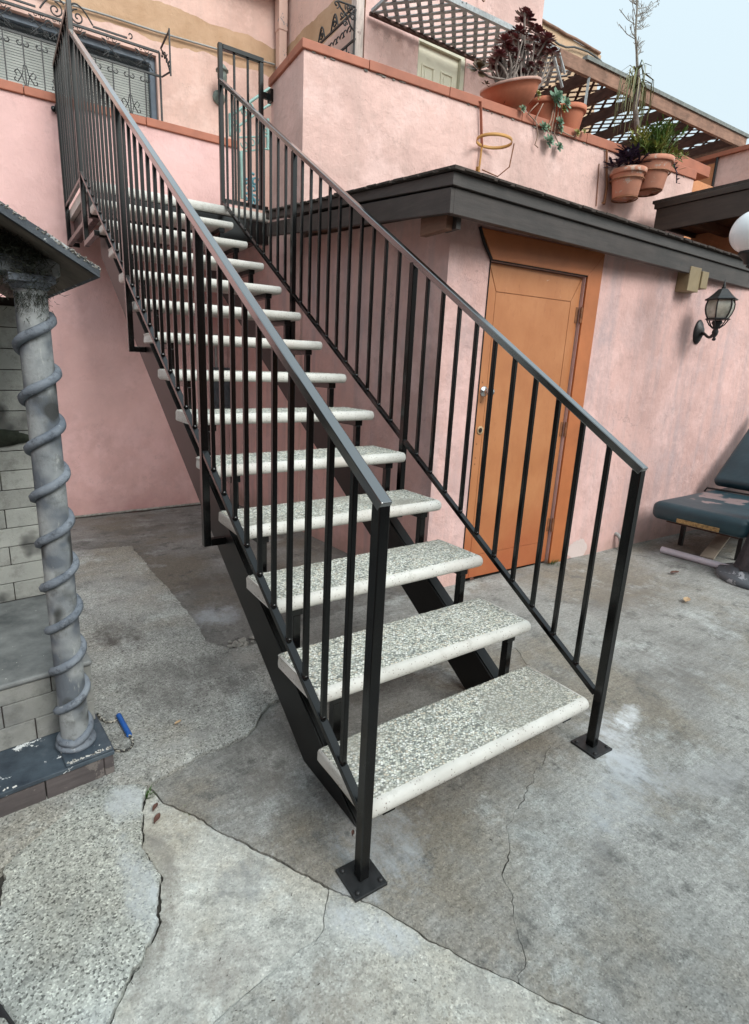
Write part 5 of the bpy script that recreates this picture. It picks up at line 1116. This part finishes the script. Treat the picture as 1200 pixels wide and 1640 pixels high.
# rear block wall
wy = .88
sbox(-1.3, -.004, wy+.010, wy+.12, tz, 1.60).build('wall_core', M['black_gap'], sr)
z_ = tz+.004; ri = 0
while z_ < 1.55:
    h = .0815; x_ = .0; wd0 = (.148, .243-.185+.185)[ri % 2]; first = True
    while x_ > -1.25:
        wd = wd0 if first else .185; first = False
        dark = 1.085 < z_ < 1.2 and x_ > -.40 and x_ < -.02
        sbox(x_-wd+.003, x_, wy+rnd.uniform(0, .0025)+(.006 if dark else 0), wy+.03, z_, z_+h-.003).build('block', M['block'], sr, bevel=.0025); x_ -= wd
    z_ += h; ri += 1
b = MB(); bm = bmesh.new(); bmesh.ops.create_icosphere(bm, subdivisions=3, radius=1)
for v in bm.verts:
    v.co *= 1+.35*noise.noise(v.co*2.6)+.12*noise.noise(v.co*8); v.co = Vector((v.co.x*.11, v.co.y*.02, v.co.z*.035))
b.add([sp(-.14, wy-.004, 1.055)+SX*v.co.x+SY*v.co.y+Z*v.co.z for v in bm.verts], [tuple(v.index for v in f.verts) for f in bm.faces], True); bm.free(); b.build('dark_niche', M['moss'], sr)  # flattened dark lump marking the niche in the block wall
# column
cx_, cy_ = -.091, .10; cr = .0435
MB().lathe([(.060, .112), (.064, .117), (.062, .125), (.050, .131), (cr+.003, .136), (cr, .14)], sp(cx_, cy_, 0), 32).build('column_foot', M['ring'], sr)
b = MB(); b.lathe([(cr+.003, .13), (cr+.001, .16), (cr, .4), (cr-.001, 1.0), (cr-.002, 1.555)], sp(cx_, cy_, 0), 32); colm = b.build('column', M['column'], sr)
for k in range(-1, 9):                               # the rope winding round it, one turn per piece
    pts = []; rd = []
    for i in range(25):
        ph = i/24; z_ = .189+.145*(k+ph); 
        if z_ < .13: z_ = .13+.02*ph
        if z_ > 1.54: z_ = 1.54
        a = TH+.45+ph*2*math.pi; pts.append(sp(cx_, cy_, z_)+Vector((math.cos(a), math.sin(a), 0))*(cr+.003)); rd.append(.0138+.002*noise.noise(Vector((k, ph*6, 0))))
    MB().tube(pts, rd, 7).build('rope_turn', M['ring'], colm)
b = MB(); b.boxf(sp(cx_-.056, cy_-.056, 1.572), SX*.112, SY*.11, Z*.018); b.lathe([(cr, 1.555), (.049, 1.562), (.052, 1.572)], sp(cx_, cy_, 0), 24); b.build('capital', M['ring'], sr)
sbox(-1.15, -.02, .055, .16, 1.5925, 1.635).build('lintel', M['column'], sr, bevel=.004)
# gable roof
xr = -.50; sl_ = .56; ez = 1.590; ex_ = .050
def roofz(x): return ez+sl_*(ex_-x)
def roofslab(x0, x1, nm='roof_slab'):
    v = []
    n = 10; ny = 14; th = .020; f = []
    for j in range(ny+1):
        for i in range(n+1):
            x_ = x0+(x1-x0)*i/n; y_ = -.07+1.22*j/ny; z_ = roofz(x_) if x0 >= xr-.01 else roofz(2*xr-x_)
            jx = rnd.uniform(-.004, .004) if (i in (0, n) and j not in (0, ny)) else 0; jy = rnd.uniform(-.004, .004) if j in (0, ny) else 0
            v.append(sp(x_+jx, y_+jy, z_+th+rnd.uniform(-.002, .003)))
    m_ = len(v)
    for j in range(ny+1):
        for i in range(n+1):
            x_ = x0+(x1-x0)*i/n; y_ = -.07+1.22*j/ny; z_ = roofz(x_) if x0 >= xr-.01 else roofz(2*xr-x_); v.append(sp(x_, y_, z_-.004))
    W = n+1
    for j in range(ny):
        for i in range(n): f.append((j*W+i, j*W+i+1, (j+1)*W+i+1, (j+1)*W+i)); f.append((m_+j*W+i, m_+(j+1)*W+i, m_+(j+1)*W+i+1, m_+j*W+i+1))
    for i in range(n): f.append((i, m_+i, m_+i+1, i+1)); a = ny*W+i; f.append((a, a+1, m_+a+1, m_+a))
    for j in range(ny): a = j*W; f.append((a, a+W, m_+a+W, m_+a)); a = j*W+n; f.append((a, m_+a, m_+a+W, a+W))
    return MB().add(v, f)
roofslab(xr, ex_).build('roof_slab', M['roof_slab'], sr); roofslab(2*xr-ex_, xr-.001).build('roof_slab', M['roof_slab'], sr)
b = MB()
for i in range(220):
    t = rnd.random(); fr_ = rnd.random() < .75
    if fr_: x_ = ex_-.55*t**1.6; y_ = -.070; z_ = roofz(x_)+rnd.uniform(.012, .0205)
    else: x_ = ex_+.001; y_ = -.06+1.1*t**2; z_ = ez+rnd.uniform(.010, .022)
    b.box(sp(x_, y_, z_), (rnd.uniform(.003, .012), rnd.uniform(.002, .005), rnd.uniform(.001, .003)), Matrix.Rotation(rnd.uniform(0, 3), 3, 'Z')@Matrix.Rotation(R(28), 3, 'Y'))
b.build('chipped_edge', M['rubble'], sr, kind='stuff')
b = MB()
for (cx0, n0) in ((-.02, 12), (-.06, 16), (-.11, 14), (-.30, 3)):
    for i in range(n0): b.box(sp(cx0+rnd.gauss(0, .016), -.001+abs(rnd.gauss(0, .005)), .1135 if cx0 > -.14 else .1035), (rnd.uniform(.003, .012), rnd.uniform(.002, .007), .0012), Matrix.Rotation(rnd.uniform(0, 3), 3, 'Z'))
b.build('paint_flakes', M['tread'], sr, kind='stuff')
MB().add([sp(xr, -.06, roofz(xr)-.006), sp(ex_-.01, -.06, roofz(ex_-.01)-.006), sp(ex_-.01, 1.14, roofz(ex_-.01)-.006), sp(xr, 1.14, roofz(xr)-.006)], [(0, 1, 2, 3)]).build('roof_underside', M['roof_under'], sr)
b = MB(); b.extrude([(-1.05, 1.64), (-.04, 1.64), (-.10, 1.66), (-.5, 1.87), (-.9, 1.66)], sp(0, .10, 0), SX, Z, SY*.03); b.build('gable_panel', M['column'], sr)
# dry moss hanging under the eave round the capital
b = MB()
for i in range(3800):
    t = rnd.random(); g_ = rnd.gauss(0, 1); x_ = -.07-.10*t+g_*.022; y_ = .07+rnd.gauss(0, .03); zmax = roofz(min(x_, 0))-.01; z_ = zmax-abs(rnd.gauss(0, .055))
    p = sp(x_, y_, z_); d = Vector((rnd.gauss(0, 1), rnd.gauss(0, 1), rnd.gauss(-.4, .8))).normalized()*rnd.uniform(.008, .03); s_ = d.orthogonal().normalized()*.0012
    b.add([p-s_, p+s_, p+d], [(0, 1, 2)])
for i in range(260):
    a = rnd.uniform(-2.6, -.6); z_ = 1.545-abs(rnd.gauss(0, .03)); p = sp(cx_, cy_, z_)+Vector((math.cos(a), math.sin(a), 0))*(cr+.003); d = Vector((rnd.gauss(0, .6), rnd.gauss(0, .4)-.2, -1)).normalized()*rnd.uniform(.006, .02); s_ = d.orthogonal().normalized()*.001
    b.add([p-s_, p+s_, p+d], [(0, 1, 2)])
o = b.build('dry_moss', M['moss'], sr, kind='stuff')

# ================================================================ SMALL THINGS
# skipping rope with blue handle
jr = empty('skipping_rope', (-.45, .95, 0), 'skipping rope with blue plastic handle lying beside the shrine plinth', 'rope')
zg = .024
def g3(px, py, z=zg): return atz(px, py, z)
MB().tube([g3(190, 1146, .030), g3(207, 1177, .030)], [.0105, .010], 12).build('handle', M['blue_handle'], jr)
q = [g3(156, 1143), g3(163, 1152), g3(172, 1157), g3(182, 1156), g3(189, 1149, .028)]
MB().tube(q, .0048, 6).build('cord', M['cord'], jr)
q = [g3(206, 1176, .028), g3(212, 1184), g3(213, 1192), g3(208, 1199), g3(198, 1203), g3(188, 1202), g3(178, 1198), g3(168, 1190)]
MB().tube(q, .0048, 6).build('cord', M['cord'], jr)
# black netting / cable in the bottom left corner
b = MB()
for i in range(7):
    q = [g3(-12, 1600+4*i, .03), g3(2+2*i, 1612+3*i, .04), g3(10+3*i, 1630+3*i, .025), g3(22+2*i, 1650+4*i, .02)]; b.tube(q, .0022, 4)
tag(b.build('black_bristles', M['cable']), 'few black bristles poking in at the bottom left corner', 'broom')
# fallen leaves
def fallen(px, py, L, mat, lab, rot, z=.012):
    p = atz(px, py, z); b = MB(); d = Vector((math.cos(rot), math.sin(rot), 0)); s_ = Vector((-d.y, d.x, 0)); n = 5; v = []
    for i in range(n+1):
        t = i/n; wd = L*.22*math.sin(math.pi*min(.98, max(.04, t)))**.8
        for k in (-1, 0, 1): v.append(p+d*L*(t-.5)+s_*wd*k+Z*(.004+.006*abs(k)+.01*L*20*.05*math.sin(t*3)+rnd.uniform(0, .002)))
    f = [(3*i+k, 3*(i+1)+k, 3*(i+1)+k+1, 3*i+k+1) for i in range(n) for k in range(2)]
    tag(b.add(v, f, True).build('fallen_leaf', mat), lab, 'leaf')
fallen(249, 1296, .034, M['fallen_leaf'], 'upper of two reddish brown leaves in the crack by the grass', .9, -.004)
fallen(252, 1314, .040, M['fallen_leaf'], 'lower and larger of two reddish brown leaves in the crack', .9, -.004)
fallen(1100, 962, .09, M['fallen_tan'], 'crumpled tan leaf on the concrete in front of the lamp post base', .3)
fallen(1081, 918, .085, M['fallen_leaf'], 'brown curled leaf near the white pipe', -.2)
fallen(756, 929, .06, M['fallen_leaf'], 'brown leaf at the lower left corner of the orange door', .5)
fallen(565, 1338, .022, M['fallen_leaf'], 'tiny dark leaf behind the left post base plate', .9)
fallen(285, 1160, .03, M['fallen_tan'], 'small tan dead leaf on the old slab left of the stairs', .4, .018)
# litter crumbs
b = MB()
for i in range(330):
    px, py = rnd.uniform(90, 1200), rnd.uniform(860, 1640); p = atz(px, py, .004)
    if p.x < -.5 and p.y > .7: continue
    z_ = .0085 if True else 0; s_ = rnd.uniform(.0006, .0016); p.z = gz(p.x, p.y)+(.016 if (p.x < .05 and p.y > .7) else .003)
    a = rnd.uniform(0, 6.28); L = s_*rnd.choice([1, 1, 1, 1.5, 4]); b.box(p, (L*1.5, s_, s_*.7), Matrix.Rotation(a, 3, 'Z'))
tag(b.build('ground_litter', M['potsoil'], kind='stuff'), 'tiny dark crumbs and bits of stick scattered over the concrete', 'litter')
# grass tufts
def tuft(px, py, z, n, h, spread, lab):
    b = MB(); p0 = atz(px, py, z)
    for i in range(n):
        a = rnd.uniform(0, 6.28); p = p0+Vector((math.cos(a), math.sin(a), 0))*rnd.uniform(0, spread); L = rnd.uniform(.4, 1)*h; d = Vector((math.cos(a)*.7+rnd.gauss(0, .2), math.sin(a)*.7+rnd.gauss(0, .2), 1)).normalized(); s_ = d.cross(Z).normalized()*.0016
        b.add([p-s_, p+s_, p+d*L*.6+s_*.8, p+d*L*.6-s_*.8, p+d*L+Vector((d.x, d.y, -.3))*L*.25], [(0, 1, 2, 3), (3, 2, 4)])
    tag(b.build('grass_tuft', M['grasstuft']), lab, 'grass')
tuft(235, 1276, -.01, 60, .035, .018, 'green grass tuft where the concrete cracks meet by the shrine')
tuft(303, 1303, -.012, 40, .022, .022, 'low green weed sprouting in the slab joint')
tuft(883, 903, 0, 110, .05, .06, 'grass tuft at the hinge side of the orange door sill')
# lounge bench
lo = empty('vinyl_lounge', (4.2, .9, 0), 'worn navy vinyl treatment couch against the shed wall', 'couch')
def cushion(o, ax, ay, az, mat, nm, rad, par):
    b = MB().boxf(o, ax, ay, az); ob_ = b.build(nm, mat, par, bevel=rad, seg=5)
    for p in ob_.data.polygons: p.use_smooth = True
    return ob_
cushion((3.60, .53, .283), X*1.75, Y*.67, Z*.145, M['vinyl'], 'seat_cushion', .055, lo)
td = Vector((math.cos(R(42)), 0, math.sin(R(42)))); tn = Vector((-td.z, 0, td.x))
cushion(Vector((4.62, .50, .44)), td*.95, Y*.70, tn*.10, M['vinyl'], 'backrest', .04, lo)
b = MB(); b.tube([(4.56, 1.24, .40), (4.55, 1.22, .435), (4.56, 1.0, .438), (4.58, .7, .437), (4.58, .5, .43)], .008, 6); b.build('strap', M['cable'], lo)
a = atx(1082, 845, 3.597); c_ = atx(1150, 858, 3.597); b = MB(); b.boxf((3.592, c_.y, .300), X*.010, Y*(a.y-c_.y), Z*.03); b.build('torn_edge_strip', M['tape'], lo)
for (x_, y_) in ((4.05, .70), (4.05, 1.12), (5.1, .62), (5.1, 1.12)): MB().boxf((x_, y_, .0), X*.03, Y*.03, Z*.284).build('leg', M['iron'], lo)
MB().boxf((3.72, .62, .255), X*1.5, Y*.5, Z*.028).build('base_board', M['wood_dark'], lo)
b = MB(); a = atz(1100, 880, .05); b.bar(Vector((3.80, .82, .03)), Vector((4.75, 1.05, .10)), .09, .015); tag(b.build('loose_board', M['board']), 'pale board lying slanted under the navy couch', 'board')
b = MB(); a = atz(1060, 880, .028); c_ = atz(1182, 914, .028); b.tube([a, c_, c_+(c_-a)*.15], .026, 16, cap=False); b.tube([a, c_+(c_-a)*.15], .020, 12, cap=True)
tag(b.build('plastic_pipe', M['pvc']), 'white plastic pipe lying on the ground in front of the navy couch', 'pipe')
# lamp post with scrolled arm and globe
lx, ly_ = 3.70, .42
lpst = empty('lamp_post', (lx, ly_, 0), 'black fluted garden lamp post with a white globe, at the right edge', 'lamp post')
pos0 = Vector((lx, ly_, .0))
MB().lathe([(0, 0), (.265, 0), (.27, .02), (.262, .045), (.20, .055), (.195, .075), (.165, .08), (.15, .10), (0, .10)][::1], pos0, 40).build('base', M['postbase'], lpst)
n = 24; v = []; prof = [(.178, .09), (.150, .22), (.130, .36), (.085, .55), (.075, .62), (.055, .66), (.040, .75), (.036, 1.6), (.034, 2.25)]
b = MB()
for (r_, z_) in prof:
    for k in range(n): a = 2*math.pi*k/n; r2 = r_*(1-.10*(k % 2)); v.append(pos0+Vector((r2*math.cos(a), r2*math.sin(a), z_)))
b.add(v, [(i*n+k, i*n+(k+1) % n, (i+1)*n+(k+1) % n, (i+1)*n+k) for i in range(len(prof)-1) for k in range(n)], True); b.build('pole', M['postpaint'], lpst)
gc = aty(1208, 371, .80); gr_ = .128
bm = bmesh.new(); bmesh.ops.create_uvsphere(bm, u_segments=32, v_segments=20, radius=gr_); b = MB(); b.add([v.co+gc for v in bm.verts], [tuple(v.index for v in f.verts) for f in bm.faces], True); bm.free(); b.build('globe', M['globe'], lpst)
b = MB(); f_ = gc-Z*(gr_+.035); b.lathe([(0, -.03), (.02, -.028), (.03, 0), (.05, .02), (.062, .035), (.058, .05), (.0, .05)], f_, 20)
q = [pos0+Z*2.0, pos0+Vector((-.12, .08, 1.92)), f_.lerp(pos0+Z*1.85, .55), f_.lerp(pos0+Z*1.85, .2)+Z*-.03, f_-Z*.03]; b.tube(q, .016, 8)
b.tube(spiral(f_+Vector((.10, -.04, -.06)), .06, 0, 1.3, 1, X, Z, 18), .010, 6); b.build('arm', M['iron'], lpst)
